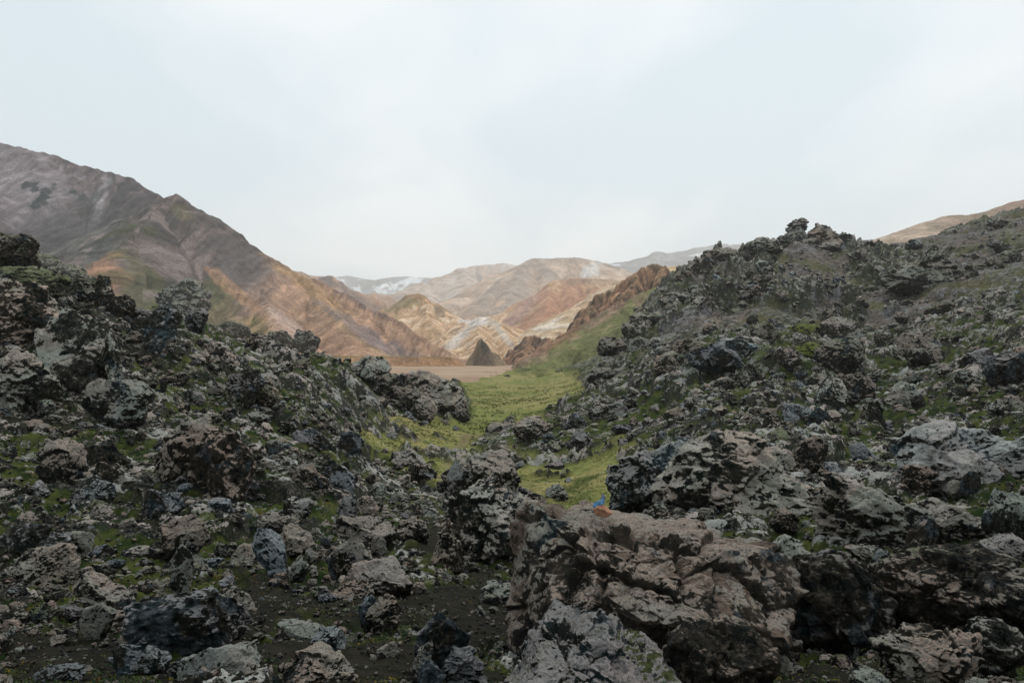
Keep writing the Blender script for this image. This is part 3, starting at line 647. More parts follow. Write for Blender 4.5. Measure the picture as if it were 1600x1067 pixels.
def rock_shape(seed, lvl, style='block', planes=None, an=(1, 1, 1)):
    """unit rock, about -1..1 on each axis; an = proportions it will be stretched to, so that its relief keeps an even grain"""
    R = np.random.RandomState(seed); d, f = ico(lvl); off = R.rand(3)*50; an = np.array(an, float); an /= an.max()
    npl = {'cleft': 10, 'block': 11, 'slab': 10, 'spire': 9, 'clinker': 16, 'dome': 22}[style]
    n = R.randn(npl, 3); n /= np.linalg.norm(n, axis=1, keepdims=True); k = R.uniform(0.60, 1.0, npl)
    if style == 'spire': n[:, 2] = np.abs(n[:, 2])*0.35; n /= np.linalg.norm(n, axis=1, keepdims=True); k = R.uniform(0.35, 0.6, npl)
    if an[2] > 1.4*an[0] and style in ('slab', 'block'): planes = [(0.25, 0.1, 1, 0.62), (-0.4, -0.1, 0.8, 0.72)]
    if planes is not None:
        n = np.concatenate([n*1.0, np.array([p[:3] for p in planes], float)]); n /= np.linalg.norm(n, axis=1, keepdims=True)
        k = np.concatenate([k+0.12, [p[3] for p in planes]])
    dn = d + 0.10*np.stack([pn3(d*1.7+off+q*9) for q in range(3)], 1)
    dot = dn@n.T; r = np.where(dot > 1e-3, k/np.maximum(dot, 1e-3), 9).min(1); r = np.minimum(r, 1.3 if style != 'spire' else 1.9)
    if style == 'dome': r = 0.45*r+0.5
    if style == 'clinker': r = 0.75*r+0.2
    p = d*r[:, None]*an
    fn = np.cross(p[f[:,1]]-p[f[:,0]], p[f[:,2]]-p[f[:,0]]); N = np.zeros_like(p)
    for q in range(3):
        for c in range(3): N[:, c] += np.bincount(f[:, q], fn[:, c], len(p))
    N /= np.linalg.norm(N, axis=1, keepdims=True)+1e-12
    amp = {'cleft': 0.42, 'block': 0.75, 'slab': 0.65, 'spire': 0.95, 'clinker': 0.85, 'dome': 0.7}[style]*an.min()**0.5
    kn = {'clinker': 1.0, 'dome': 0.7, 'cleft': 0.35}.get(style, 0.25)*an.min()**0.5
    disp = np.zeros(len(d))
    # chips with flat broken faces, narrow cracks between them, a few rounded knobs on clinker
    if style == 'cleft': q = p@rotm(0.25, 0.2, 0)*np.array([1, 1, 1.5]); fa, e = facet3(q*1.7+off, 7); disp += 0.075*fa - 0.05*np.exp(-e*20) + 0.02*pn3(p*9+off)+0.012*pn3(p*23+off)
    fa, e = facet3(p*1.5+off, 1); disp += amp*(0.20*fa - 0.06*np.exp(-e*30))
    if lvl >= 3: fa, e = facet3(p*3.6+off, 2); disp += amp*(0.10*fa - 0.025*np.exp(-e*26))
    if lvl >= 4: fa, e = facet3(p*8.5+off, 3); disp += amp*(0.045*fa - 0.010*np.exp(-e*20))
    if kn > 0.3 and lvl >= 3:
        f1, e, cid = wor3(p*5+off, 5); disp += kn*0.055*(0.5-f1)
        if lvl >= 5: f1, e, cid = wor3(p*12+off, 6); disp += kn*0.03*(0.5-f1)
    if lvl >= 5: fa, e = facet3(p*19+off, 4); disp += amp*0.018*fa
    fr = 2.6; a = 0.022*amp
    for q in range(lvl-1): disp += a*pn3(p*fr+off, q)*1.8; fr *= 2.1; a *= 0.6
    # bedding ledges
    ax = R.randn(3)*0.5+np.array([0.2, 0, 1]); ax /= np.linalg.norm(ax); t = p@ax*R.uniform(3, 6)+pn3(p*1.3+off)*0.8
    disp += (0.010*an.min() if style in ('block', 'slab', 'spire') else 0.0)*((t % 1)-0.5)
    for _ in range({7: 3, 6: 2, 5: 1}.get(lvl, 0)):
        cnt = np.bincount(f.ravel(), minlength=len(p)); fm = disp[f].mean(1); a_ = sum(np.bincount(f[:, q], fm, len(p)) for q in range(3))/cnt; disp = 0.25*disp+0.75*a_
    p = p + (0.5*N+0.5*d)*disp[:, None]
    mn, mx = np.percentile(p, 1, axis=0), np.percentile(p, 99, axis=0)
    p = (p-(mn+mx)/2)/((mx-mn)/2)
    return p.astype(np.float32), f
def rotm(ax, ay, az):
    cx, sx, cy, sy, cz, sz = math.cos(ax), math.sin(ax), math.cos(ay), math.sin(ay), math.cos(az), math.sin(az)
    return np.array([[cz,-sz,0],[sz,cz,0],[0,0,1]])@np.array([[cy,0,sy],[0,1,0],[-sy,0,cy]])@np.array([[1,0,0],[0,cx,-sx],[0,sx,cx]])

_scan = np.exp(np.linspace(math.log(2.2), math.log(300), 900))
def find_Y(px, py):
    z = base_z((px-CX)/F*_scan, _scan); g = CY-F*z/_scan
    i = np.argmax(g <= py); return _scan[i] if g[i] <= py else 300.0
def place_rock(name, px, py, w, h, style='block', tilt=0, rk=(0.5,0.3,0.3), label=None, group=None, Y=None, depth=0.9, lvl=5, seed=None, planes=None, cat="boulder", mat=None, grain=1.0):
    seed = seed if seed is not None else int(px*7+py*13) & 0xffff
    base = py+h*0.42
    if Y is None:
        Yb = find_Y(px, base); Y = Yb + depth*w*Yb/F*0.35
    W, H = w/F*Y/2, h/F*Y/2*1.12; Dp = depth*W
    rk = (rk[0]+0.20*min(max((Y-35)/40, 0), 1), rk[1], rk[2])
    p, f = rock_shape(seed, lvl, style, planes, (W, Dp, H))
    # the drawn outline turned by the tilt still has to fill w x h
    t = math.radians(tilt)
    p = (p*np.array([W, Dp, H]))@rotm(0, t, 0).T
    c = at(px, py, Y); c[2] -= H*0.08
    # root: base of the rock
    c0 = c.copy(); c0[2] += p[:, 2].min(); p[:, 2] -= p[:, 2].min()
    cl = np.tile(np.array([*rk, grain*1.15/math.sqrt(max(W+H, 0.05))], np.float32), (len(p), 1))
    o = new_mesh(name, p, f, mat or M_rock, False, {"rk": cl}, loc=tuple(c0))
    return tag(o, label, cat, group)

B, K, S_, P_, D_ = 'block', 'clinker', 'slab', 'spire', 'dome'
HERO = [
 # px, py, w, h, style, tilt, (lichen, blue, moss), label
 (1192,905,130,125,B,6,(.55,.1,.1),"squared pinkish block jutting out at the right end of the huge cracked boulder"),
 (1128,1035,170,110,B,-8,(.2,.2,.35),"dark low boulder with a tan splintered rim at the bottom edge"),
 (1020,752,150,105,S_,-32,(.7,.6,.1),"leaning slab with a pale edge and a black hollow under it"),
 (1150,752,230,140,K,5,(.75,.1,.3),"broad pitted brown outcrop right of the leaning slab with the black hollow"),
 (1352,812,150,105,B,10,(.95,.1,.1),"pale pink boulder peppered with black pits, above the mossy shelf"),
 (1296,940,180,150,D_,12,(.2,.7,.35),"big dark blue rounded boulder under a mossy shelf, lower right"),
 (1345,915,52,34,S_,30,(1.0,.2,0),"small pale pink slab on the shoulder of the big dark blue boulder"),
 (1312,878,50,22,S_,8,(.9,.5,.1),"flat white and teal stone on the mossy shelf"),
 (1352,865,44,18,P_,35,(.9,.1,0),"thin pale finger of rock pointing up left from the mossy shelf"),
 (1374,875,22,34,S_,24,(.9,.7,0),"small lavender wedge stone beside the pale finger of rock"),
 (1405,893,22,48,P_,-6,(.6,.1,.1),"grey upright stump of rock right of the lavender wedge"),
 (1440,845,46,74,S_,14,(.4,.5,.1),"grey blue stump leaning among the rubble at right"),
 (1482,818,105,60,B,12,(.85,.5,.1),"flat topped pale block with a teal end, near the right edge"),
 (1500,935,240,150,K,10,(.35,.1,.5),"long dark mossy rubble mound in the lower right corner"),
 (1450,1030,150,90,K,0,(.3,.1,.4),"dark crumbly mound at the bottom right edge"),
 (1560,1010,90,80,D_,0,(.3,.5,.2),"dark rounded boulder in the bottom right corner"),
 (1505,710,220,110,B,-14,(.85,.6,.05),"wide grey white outcrop with blue patches, right edge of the rubble"),
 (1580,815,70,90,B,0,(.85,.3,.1),"pale grey boulder cut by the right edge of the photo"),
 (1560,865,70,60,B,10,(.6,.6,.1),"blue grey block below the pale boulder at the right edge"),
 (1358,1062,60,30,D_,0,(.8,.1,.2),"small pale topped boulder poking in at the bottom edge, right of the bare soil"),
 (1215,1010,60,40,B,12,(.3,.5,.1),"dark teal block in the shade below the squared pinkish block"),
 (1235,945,56,50,B,12,(.2,.5,.1),"dark wedge block in the gap under the squared pinkish block"),
 (772,820,150,128,K,4,(.45,.45,.35),"massive dark pile of fused lava in the middle of the foreground"),
 (755,748,110,70,K,-4,(.55,.1,.3),"craggy pink topped crown of the dark lava pile in the middle"),
 (712,762,36,80,S_,8,(.85,.6,0),"upright pale blue plate on the left side of the middle lava pile"),
 (791,742,32,58,S_,-14,(1.0,.3,0),"white fin of rock on the right top of the middle lava pile"),
 (818,782,34,40,B,0,(.8,.9,0),"lavender blue stone on the right shoulder of the middle lava pile"),
 (838,790,46,32,S_,38,(1.0,.3,0),"tilted white slab lying right of the middle lava pile"),
 (801,795,22,38,S_,5,(.1,1.0,0),"dark teal plate set in the middle lava pile"),
 (698,850,40,70,P_,-10,(.5,.1,.1),"ragged upright stone at the left foot of the middle lava pile"),
 (868,835,44,32,B,-10,(.2,.9,0),"small blue grey block resting on the left top of the huge cracked boulder"),
 (870,775,34,34,K,0,(.6,.1,.3),"small dark crag between the middle lava pile and the green hollow"),
 (481,757,48,58,D_,0,(.95,.3,0),"round pale pink boulder in the left rubble slope"),
 (524,756,56,56,S_,28,(.7,.9,.1),"blue and white wedge leaning on the round pale pink boulder"),
 (462,797,42,44,B,20,(.7,.6,0),"pinkish blue tilted stone below the round pale pink boulder"),
 (426,816,46,30,D_,0,(.7,.4,0),"smooth domed stone above the tall blue slab"),
 (425,862,42,82,S_,-24,(.55,1.0,0),"tall tilted blue slab standing in dark soil, left of centre"),
 (462,846,52,44,B,12,(.95,.4,.1),"white patched stone right of the tall blue slab"),
 (466,892,26,34,B,20,(.8,.1,.1),"small pinkish stone at the foot of the tall blue slab"),
 (487,868,18,22,B,0,(.9,.4,0),"little pale stone right of the tall blue slab"),
 (538,872,50,62,S_,16,(.8,.5,.1),"leaning grey plate with a notched top in dark soil"),
 (592,905,100,62,B,14,(.75,.6,.15),"broad dark boulder with a white crest left of the middle path"),
 (592,852,24,28,D_,0,(1.0,.1,0),"small round pinkish white stone on bare soil"),
 (568,826,100,44,B,-8,(.5,.2,.2),"low dark boulder with a pale right side above the notched plate"),
 (545,795,34,34,B,10,(.6,.8,0),"blue stone in the left rubble above the low dark boulder"),
 (575,795,34,40,K,0,(.8,.1,.1),"mottled white and black stone above the low dark boulder"),
 (645,830,50,44,K,0,(.4,.1,.3),"dark crumbling boulder beside the soil path near the middle"),
 (662,800,30,18,S_,0,(.7,.8,.1),"small blue flake stone by the soil path near the middle"),
 (622,778,20,18,D_,0,(.7,.1,.1),"small round brown stone on the mossy flat left of the middle pile"),
 (640,723,60,34,B,14,(.8,.5,.1),"blue grey and white block at the foot of the meadow"),
 (678,750,26,14,S_,20,(1.,.1,0),"thin white flake left of the middle lava pile"),
 (660,742,44,34,K,0,(.5,.1,.2),"dark mound above the thin white flake"),
 (545,700,38,52,S_,20,(.1,1.2,0),"vivid dark blue pointed shard on the left rubble slope"),
 (484,688,56,34,S_,30,(.7,.8,0),"grey blue slab tilted over a dark gap, left rubble slope"),
 (450,731,22,16,D_,0,(1.1,0,0),"small smooth creamy stone above the round pale pink boulder"),
 (250,792,64,52,B,0,(.2,1.1,0),"smooth dark blue block with a domed top, left foreground"),
 (346,796,46,34,B,20,(.75,.8,.2),"blue stone with a white crest on the mossy ledge"),
 (100,726,78,78,D_,0,(.75,.05,.1),"big rounded brown boulder with pale crust near the left edge"),
 (155,716,70,56,B,8,(.1,.4,.05),"smooth dark boulder touching the rounded brown boulder"),
 (172,750,44,60,S_,-28,(.5,.5,0),"curved grey plate leaning right of the smooth dark boulder"),
 (145,770,66,44,S_,-18,(.6,.7,.05),"striped grey slab below the smooth dark boulder"),
 (60,765,30,26,B,0,(.8,.7,0),"small grey lavender stone below the rounded brown boulder"),
 (160,800,34,24,B,0,(.9,.3,0),"pale wedge at the foot of the curved grey plate"),
 (294,722,90,130,K,6,(.85,.05,.2),"tall pinkish pitted crag in the left rubble"),
 (348,735,90,125,K,-4,(.4,.3,.3),"tall dark pitted crag right of the pinkish one"),
 (385,770,36,44,S_,10,(.5,.9,0),"teal blade of rock at the foot of the tall dark crag"),
 (180,638,104,92,B,14,(.6,.3,.1),"chunky boulder with a black shaded right side, left slope"),
 (125,565,128,135,B,10,(.65,.05,.05),"huge smooth faced pink brown outcrop on the left slope"),
 (40,500,110,110,K,0,(.55,.05,.3),"rough outcrop at the left edge beside the huge pink brown outcrop"),
 (30,600,110,90,K,0,(.6,.05,.3),"crumbling pale crag low on the left edge above the soil ledge"),
 (232,520,74,54,B,4,(.15,.7,.1),"black block with a lumpy top under the left crest knoll"),
 (262,492,40,34,D_,0,(.2,.8,.5),"smooth grey green hollowed stone beside the black block"),
 (210,492,40,28,B,0,(.7,.6,.1),"pale lavender stone above the black block"),
 (284,468,76,58,K,0,(.45,.1,1.0),"domed crest knoll sticking up left of centre on the skyline"),
 (308,500,34,34,B,0,(.6,.7,.1),"grey block on the right flank of the domed crest knoll"),
 (243,488,44,22,D_,0,(.3,0,1.6),"green moss cushion boulder left of the domed crest knoll"),
 (162,462,28,60,P_,0,(.1,.2,.2),"black ragged spire on the left crest"),
 (188,482,40,40,K,0,(.1,.2,.1),"black jagged crag right of the ragged spire"),
 (20,398,70,64,K,0,(.3,.1,.8),"dark topmost crag on the left skyline"),
 (62,412,60,36,D_,8,(.4,0,1.3),"pale mossy hump right of the topmost left crag"),
 (40,440,100,44,D_,6,(.4,0,1.5),"wide green mossy hump at the left edge under the topmost crag"),
 (105,430,60,34,D_,10,(.5,0,1.2),"grey moss hump between the topmost crag and the ragged spire"),
 (130,452,44,40,D_,6,(.5,0,1.0),"dark flanked mossy hump left of the ragged spire"),
 (318,478,20,24,K,0,(.6,.3,.2),"small knob on the right side of the domed crest knoll"),
 (305,620,30,22,B,0,(.95,.6,0),"small pale stone in the middle of the left slope"),
 (255,603,10,22,S_,0,(.1,1.3,0),"tiny vivid blue sliver in the left slope"),
 (340,607,26,18,D_,0,(1.0,.4,0),"smooth pale oval stone on the left slope"),
 (385,600,50,44,B,30,(.6,.6,.1),"two toned grey block on the left slope near the crest"),
 (345,560,60,44,B,24,(.5,.5,.1),"grey angular block below the left crest"),
 (365,515,50,24,D_,8,(.5,0,1.3),"pale moss capped rock on the left skyline right of the knoll"),
 (408,540,44,36,K,10,(.5,.1,.6),"lumpy grey rock on the descending left skyline"),
 (436,534,50,32,K,0,(.35,.1,1.0),"mossy craggy lump on the left skyline before the dark knob"),
 (478,534,44,34,K,0,(.3,.1,.8),"dark knob on the left skyline above the orange scree"),
 (575,578,64,40,K,0,(.5,.1,.5),"craggy lump on the skyline left of the river terrace"),
 (598,572,22,22,D_,0,(.5,.1,.6),"small round knob at the foot of the skyline lump by the terrace"),
 (664,612,104,56,K,6,(.8,.1,.6),"pyramid shaped crag at the end of the left lava ridge"),
 (708,632,44,50,K,0,(.8,.1,.5),"outermost crag of the left lava ridge standing over the meadow"),
 (662,640,42,40,D_,0,(.7,0,.1),"round reddish boulder at the foot of the pyramid shaped crag"),
 (620,610,70,50,K,0,(.5,.1,.5),"low crag left of the pyramid shaped crag"),
 (718,648,30,26,K,0,(.6,.1,.3),"crumbly foot of the outermost left crag"),
 (72,880,84,54,B,6,(.8,.05,.3),"pink topped boulder with a green face in the lower left"),
 (55,842,110,44,S_,4,(.2,.9,.2),"long blue dark slab in the lower left"),
 (122,846,44,34,S_,16,(1.0,.1,0),"pink white plate at the end of the long blue dark slab"),
 (288,838,70,64,B,26,(.7,.2,.1),"pale mottled boulder overhanging a black gap, lower left"),
 (282,890,34,78,S_,8,(.8,.3,.1),"upright pale patched stone under the overhanging boulder"),
 (150,970,46,60,S_,18,(1.05,.05,0),"torn pink flat stone lying in dark moss, lower left"),
 (165,925,100,34,S_,26,(.7,.4,.1),"long narrow grey ridge stone, lower left"),
 (290,972,150,92,B,-6,(.55,1.1,.1),"large teal blue boulder with pink lichen on its right shoulder"),
 (362,945,64,40,B,16,(1.0,.1,.05),"pink crusted stone behind the large teal blue boulder"),
 (342,1042,150,72,B,-8,(.8,.5,.2),"grey lichened boulder cut by the bottom edge, left of centre"),
 (222,1035,90,56,S_,40,(.3,.7,.1),"thin curved dark slab rising from soil near the bottom edge"),
 (190,1004,18,18,D_,0,(1.0,0,0),"small pale egg shaped stone on bare soil, lower left"),
 (92,1055,70,30,D_,0,(.4,.8,.1),"half buried blue stone in the bottom left corner"),
 (470,985,70,20,S_,14,(1.0,.2,0),"long pink white flake lying on soil below the middle"),
 (515,998,50,40,B,20,(.7,.7,0),"grey blue end block of the long pink white flake"),
 (500,1045,110,56,K,0,(.4,.3,.4),"dark mound with pale specks at the bottom edge, below the pink white flake"),
 (686,1015,74,100,S_,14,(.35,1.2,0),"dark blue pointed shard standing at the bottom edge, tallest of its cluster"),
 (726,1048,62,74,P_,-6,(.8,.8,0),"pale lavender shard right of the tallest blue shard"),
 (658,1040,30,70,P_,14,(.7,.4,0),"thin grey shard left of the tallest blue shard"),
 (672,1060,40,50,B,10,(.1,1.4,0),"bright blue stone at the foot of the shard cluster"),
 (578,958,34,56,S_,0,(.3,.9,0),"dark blue pillar stone below the broad white crested boulder"),
 (600,965,50,56,K,0,(.4,.1,.2),"dark speckled lump right of the dark blue pillar stone"),
 (548,925,70,30,K,0,(.3,.1,.4),"low dark lump left below the broad white crested boulder"),
 (654,920,24,20,K,0,(.8,.2,.1),"small white and black stone right of the broad white crested boulder"),
 (790,935,90,40,K,0,(.15,.1,.5),"low dark shrubby rock in the shade left of the huge cracked boulder"),
 (1310,522,54,52,D_,8,(.4,.6,.9),"blue sided dome with a pale mossy cap on the right crest"),
 (1335,535,30,34,S_,40,(.5,.1,0),"red brown slab leaning on the blue sided dome"),
 (1258,522,52,30,D_,0,(.1,0,1.8),"bright green moss dome on the right crest"),
 (1262,552,54,30,D_,-8,(.1,0,1.9),"green cushion below the bright green moss dome"),
 (1232,560,40,34,K,0,(.5,.5,.4),"grey rock left of the lower green cushion"),
 (1312,556,70,54,D_,0,(.5,.4,.9),"big pale mossed dome right of the lower green cushion"),
 (1195,520,40,30,D_,0,(.5,.3,1.1),"pale mossy hump on the right crest"),
 (1215,515,34,26,B,20,(.5,.8,.3),"lavender boulder beside the pale mossy hump"),
 (1112,515,30,30,D_,0,(.6,.3,.7),"small round knob on the lower right crest"),
 (1120,560,80,40,S_,20,(.3,.9,.1),"dark blue slab over a black overhang, right slope"),
 (1150,545,60,34,B,10,(.5,.7,.1),"blue grey boulder above the dark blue slab"),
 (1070,550,50,40,D_,0,(.6,.1,.9),"mossy lump at the left end of the right crest"),
 (1045,570,44,40,D_,0,(.7,.1,.8),"pale lump below the mossy lump on the right crest"),
 (1000,545,46,34,D_,0,(.7,0,.9),"pale mossy lump on the left shoulder of the right crest"),
 (945,592,50,34,K,0,(.8,.1,.5),"white topped crag where the right rubble meets the meadow"),
 (1335,612,66,56,B,8,(.5,.4,.2),"big square boulder with a shaded base in the right rubble"),
 (1370,650,30,60,S_,-20,(.9,.1,0),"pinkish leaning slab under the big square boulder"),
 (1300,620,50,60,B,10,(.5,.3,.2),"dark split block left of the big square boulder"),
 (1412,618,38,38,B,20,(1.1,.05,0),"pink white boulder in the right rubble"),
 (1434,626,20,20,D_,0,(.1,1.1,0),"small dark blue round stone beside the pink white boulder"),
 (1412,640,22,8,S_,6,(1.1,0,0),"tiny white flake under the pink white boulder"),
 (1425,592,30,14,S_,-10,(1.0,.1,0),"thin pale plate above the pink white boulder"),
 (1535,565,54,38,B,10,(.5,.9,.1),"blue grey angular boulder high in the right rubble"),
 (1580,575,80,44,S_,-24,(.4,1.0,.1),"long blue slab at the right edge of the rubble"),
 (1440,545,60,50,K,0,(.6,.3,.5),"pale crusted crag high in the right rubble"),
 (905,692,36,34,B,0,(.7,.8,0),"grey blue boulder on the green hollow's left rim"),
 (898,662,34,24,B,0,(.1,.7,.4),"dark green stone above the grey blue boulder"),
 (935,645,30,30,B,20,(.8,.5,0),"pale lavender stone at the edge of the right rubble"),
 (965,640,34,24,B,-10,(.7,.5,.1),"grey stone right of the pale lavender stone"),
 (1005,672,20,16,B,0,(.8,.9,0),"small blue white stone on the moss"),
 (1280,655,34,32,B,0,(.1,1.2,0),"teal block in the middle of the right rubble"),
 (1245,650,44,34,B,12,(.7,.7,.1),"grey lavender block left of the teal block"),
 (1345,672,24,24,B,0,(.1,1.1,.1),"dark teal stone right of the teal block"),
 (1352,712,52,30,B,22,(1.0,.8,.1),"blue white boulder over a black gap in the right rubble"),
 (1425,705,70,24,S_,-38,(.5,.1,.1),"dark split slab pointing up right in the right rubble"),
 (1398,755,34,24,B,-12,(.9,.8,0),"pale lavender boulder below the dark split slab"),
 (1440,750,50,44,K,0,(.6,.3,.2),"lumpy grey crag right of the pale lavender boulder"),
 (1492,762,22,24,S_,14,(1.0,.05,0),"small pink plate beside a teal slab"),
 (1518,755,30,36,S_,26,(.2,1.0,0),"teal slab right of the small pink plate"),
 (1225,815,44,40,B,-12,(.8,.1,.1),"pinkish horn of rock above the black gap right of the pitted outcrop"),
 (1262,715,44,70,S_,28,(.7,.1,.2),"long tilted brown slab behind the pitted outcrop"),
 (1205,730,60,60,K,0,(.9,.05,.2),"white flecked crag on the right end of the pitted outcrop"),
 (1095,698,40,26,B,0,(.3,.8,.1),"blue grey block on top of the pitted outcrop"),
 (1042,712,60,34,B,-14,(.6,.4,.2),"dark block above the leaning slab with the black hollow"),
 (830,672,56,40,K,0,(.6,.2,.2),"dark crag at the tip of the lava tongue entering the meadow"),
 (790,672,60,24,K,0,(.5,.3,.2),"low rocky bank at the left tip of the lava tongue"),
(693,660,14,8,D_,0,(1.1,0,0),"white boulder at the foot of the left crag on the meadow"),
 (712,670,9,9,B,0,(.7,.8,0),"small grey stone standing alone on the meadow"),
 (648,657,8,6,D_,0,(1.1,0,0),"pale stone on the grass left of the white boulder"),
 (690,671,5,4,K,0,(.1,.1,0),"tiny dark stone on the grass in front of the white boulder"),
 (611,680,16,14,B,0,(.9,.5,0),"small pale blue stone at the left border of the meadow"),
 (793,588,9,5,K,0,(.1,.1,.2),"small dark stone at the far end of the meadow"),
 (755,715,24,20,K,0,(.5,.5,.2),"small dark crag beside the meadow path"),
]
for i, (px, py, w, h, st, tl, rk, lb) in enumerate(HERO):
    lvl = 5 if max(w, h) < 130 else 6
    if max(w, h) < 34: lvl = 4
    place_rock("boulder" if max(w, h) > 30 else "stone", px, py, w, h, st, tl, rk, lb, "rocks of the lava field", lvl=lvl,
               depth=(0.45 if st == S_ else 0.8), cat="boulder" if max(w, h) > 30 else "stone")
# skyline crags of the far right ridge
for px, py, w, h, st, Y, lb in (
  (1247,365,34,44,P_,198,"tallest pointed pinnacle on the right skyline"), (1283,370,46,34,K,199,"square topped crag right of the tallest pinnacle"),
  (1228,378,40,26,K,197,"low shoulder of rock left of the tallest pinnacle"), (1264,393,90,34,K,197,"rocky base joining the two right skyline crags"),
  (1312,382,44,26,K,203,"small crag right of the square topped crag"), (1345,385,40,18,K,208,"row of low knobs where the right skyline dips"),
  (1190,388,60,20,D_,190,"flat mossy ledge on the right skyline"), (1130,404,60,32,K,192,"dark crag with a mossy back on the right skyline"),
  (1085,428,54,46,B,188,"dark cliff block at the left end of the right skyline"), (1368,384,22,14,K,212,"last small knob before the skyline dip"),
  (1440,440,130,60,K,140,"green capped outcrop in the middle of the far right slope"), (1060,470,60,24,K,150,"dark crag on the left flank of the far ridge"),
  (1010,500,50,24,K,135,"mossy crag above the grassy slope"), (955,540,44,26,K,120,"small crag on the lower left flank of the far ridge"),
  (985,515,30,22,K,125,"knob between the two lower flank crags")):
    place_rock("crag", px, py, w, h, st, 0, (.5,.1,.9 if 'moss' in lb or 'green' in lb else .4), lb, "rocks of the lava field", Y=Y, lvl=5, cat="crag", depth=1.0)

# the two big foreground boulders
M_big = M_rock
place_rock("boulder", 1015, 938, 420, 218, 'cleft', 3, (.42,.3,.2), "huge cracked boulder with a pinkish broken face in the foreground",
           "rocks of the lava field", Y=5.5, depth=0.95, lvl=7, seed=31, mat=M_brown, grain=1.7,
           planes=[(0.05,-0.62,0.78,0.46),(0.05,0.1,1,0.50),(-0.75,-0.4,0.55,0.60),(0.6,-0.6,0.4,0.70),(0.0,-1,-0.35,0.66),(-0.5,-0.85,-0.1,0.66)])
place_rock("boulder", 925, 1052, 250, 130, 'cleft', 8, (.68,.7,.55), "pale lavender boulder dotted with round black moss at the bottom edge",
           "rocks of the lava field", Y=3.6, depth=1.0, lvl=7, seed=15, planes=[(-0.1,-0.35,1,0.42),(0.45,-0.3,0.8,0.5),(-0.8,-0.3,0.4,0.8),(0,-1,0.2,0.7)])

# ---- scattered rocks: sampled evenly over the view of the lava
R = np.random.RandomState(99)
def scatter(n, pxr=(-250, 1850), bare=0.90):
    px = R.uniform(*pxr, n*3); ly = R.uniform(math.log(2.3), math.log(240), n*3); y = np.exp(ly); x = (px-CX)/F*y
    z = base_z(x, y); py = CY-F*z/y
    z2 = base_z((px-CX)/F*y*1.03, y*1.03); g = np.abs(py-(CY-F*z2/(y*1.03)))/0.03       # photo rows per unit ln(Y)
    wgt = np.clip(g, 70, 900)/900
    _, _, gmask, sand, so = masks(x, y, z)
    wgt = wgt*(1-np.maximum(gmask*np.where(y < 70, 0.97, 0.997), sand))*(1-so*bare)*np.where((y > 215), 0, 1)
    wgt = np.where((px > 700) & (px < 930) & (y > 115), 0, wgt); wgt = np.where((px < 940) & (y > 105), 0, wgt)
    wgt = wgt*np.where((y > 110) & (px > 950), 0.55+1.1*outcrop(x, y), 1)
    wgt = wgt*(0.55+0.9*sst(-0.25, 0.3, fbm2(x*0.12, y*0.12, 3, 120)))
    k = R.rand(n*3) < wgt*1.2; idx = np.where(k)[0][:n]
    return px[idx], x[idx], y[idx], py[idx]
def zgrid(x, y): return ground_z(x, y)
N_IND = 300-len(HERO)-17
# individuals: medium boulders with a look of their own
px, x, y, py = scatter(900)
s_ind = np.clip(26+R.exponential(14, len(px)), 26, 62)*np.clip(1.15-0.25*np.log10(y), 0.6, 1.1)
order = np.argsort(-s_ind); taken = [(h_[0], h_[1], max(h_[2], h_[3])) for h_ in HERO]+[(1000,912,380),(922,1040,230)]
shapes4 = [rock_shape(500+i, 4, ('block','clinker','block','slab','clinker','dome')[i % 6]) for i in range(36)]
LOOK = ["dark pitted lava block", "pale crusted angular rock", "blue grey broken rock", "pinkish brown rough rock", "moss topped rough rock"]
LK = [(.15,.1,.25), (.95,.2,.05), (.35,.9,0), (.75,.0,.1), (.35,.0,1.0)]
made = 0; used = set()
def short(t):
    t = t.split(",")[0]
    for wd in (" on ", " at ", " in ", " beside ", " below ", " above ", " under ", " behind ", " right of ", " left of ", " by ", " with ", " over ", " where ", " between ", " to ", " set ", " of ", " before ", " lying ", " standing ", " leaning ", " cut ", " resting ", " sticking ", " jutting "):
        if wd in t and len(t.split(wd)[0].split()) >= 3: t = t.split(wd)[0]
    return " ".join(t.split()[:9])
for i in order:
    if made >= N_IND: break
    if not (0 < px[i] < 1600) or py[i] > 1060: continue
    w = s_ind[i]
    if any(abs(px[i]-a)+abs(py[i]-b) < (c+w)*0.42 for a, b, c in taken): continue
    k = R.randint(5)
    if y[i] > 60 and k == 2: k = 4
    size = w/F*y[i]/2
    p, f = shapes4[R.randint(36)]; p = (p*np.array([1, R.uniform(.7,1), R.uniform(.5,.95)])*size)@rotm(R.uniform(-.4,.4), R.uniform(-.4,.4), R.uniform(0, 6.28)).T
    zc = float(zgrid(np.array([x[i]]), np.array([y[i]]))[0]); p = p.astype(np.float32); p[:, 2] -= p[:, 2].min()
    near = sorted(range(len(HERO)), key=lambda q: (HERO[q][0]-px[i])**2+(HERO[q][1]-py[i])**2)[:40]; lab = None
    for q in near:
        dx, dy = px[i]-HERO[q][0], py[i]-HERO[q][1]
        rel = ("right of" if dx > 0 else "left of") if abs(dx) > abs(dy) else ("below" if dy > 0 else "above")
        lab = f"{LOOK[k]} {rel} the {short(HERO[q][7])}"
        if lab not in used: break
    used.add(lab)
    o = new_mesh("rock", p, f, M_rock, False, {"rk": np.tile(np.array([*LK[k], 1.15/math.sqrt(2*size)], np.float32), (len(p), 1))}, loc=(x[i], y[i], zc-size*0.28))
    tag(o, lab, "rock", "rocks of the lava field")
    taken.append((px[i], py[i], w)); made += 1

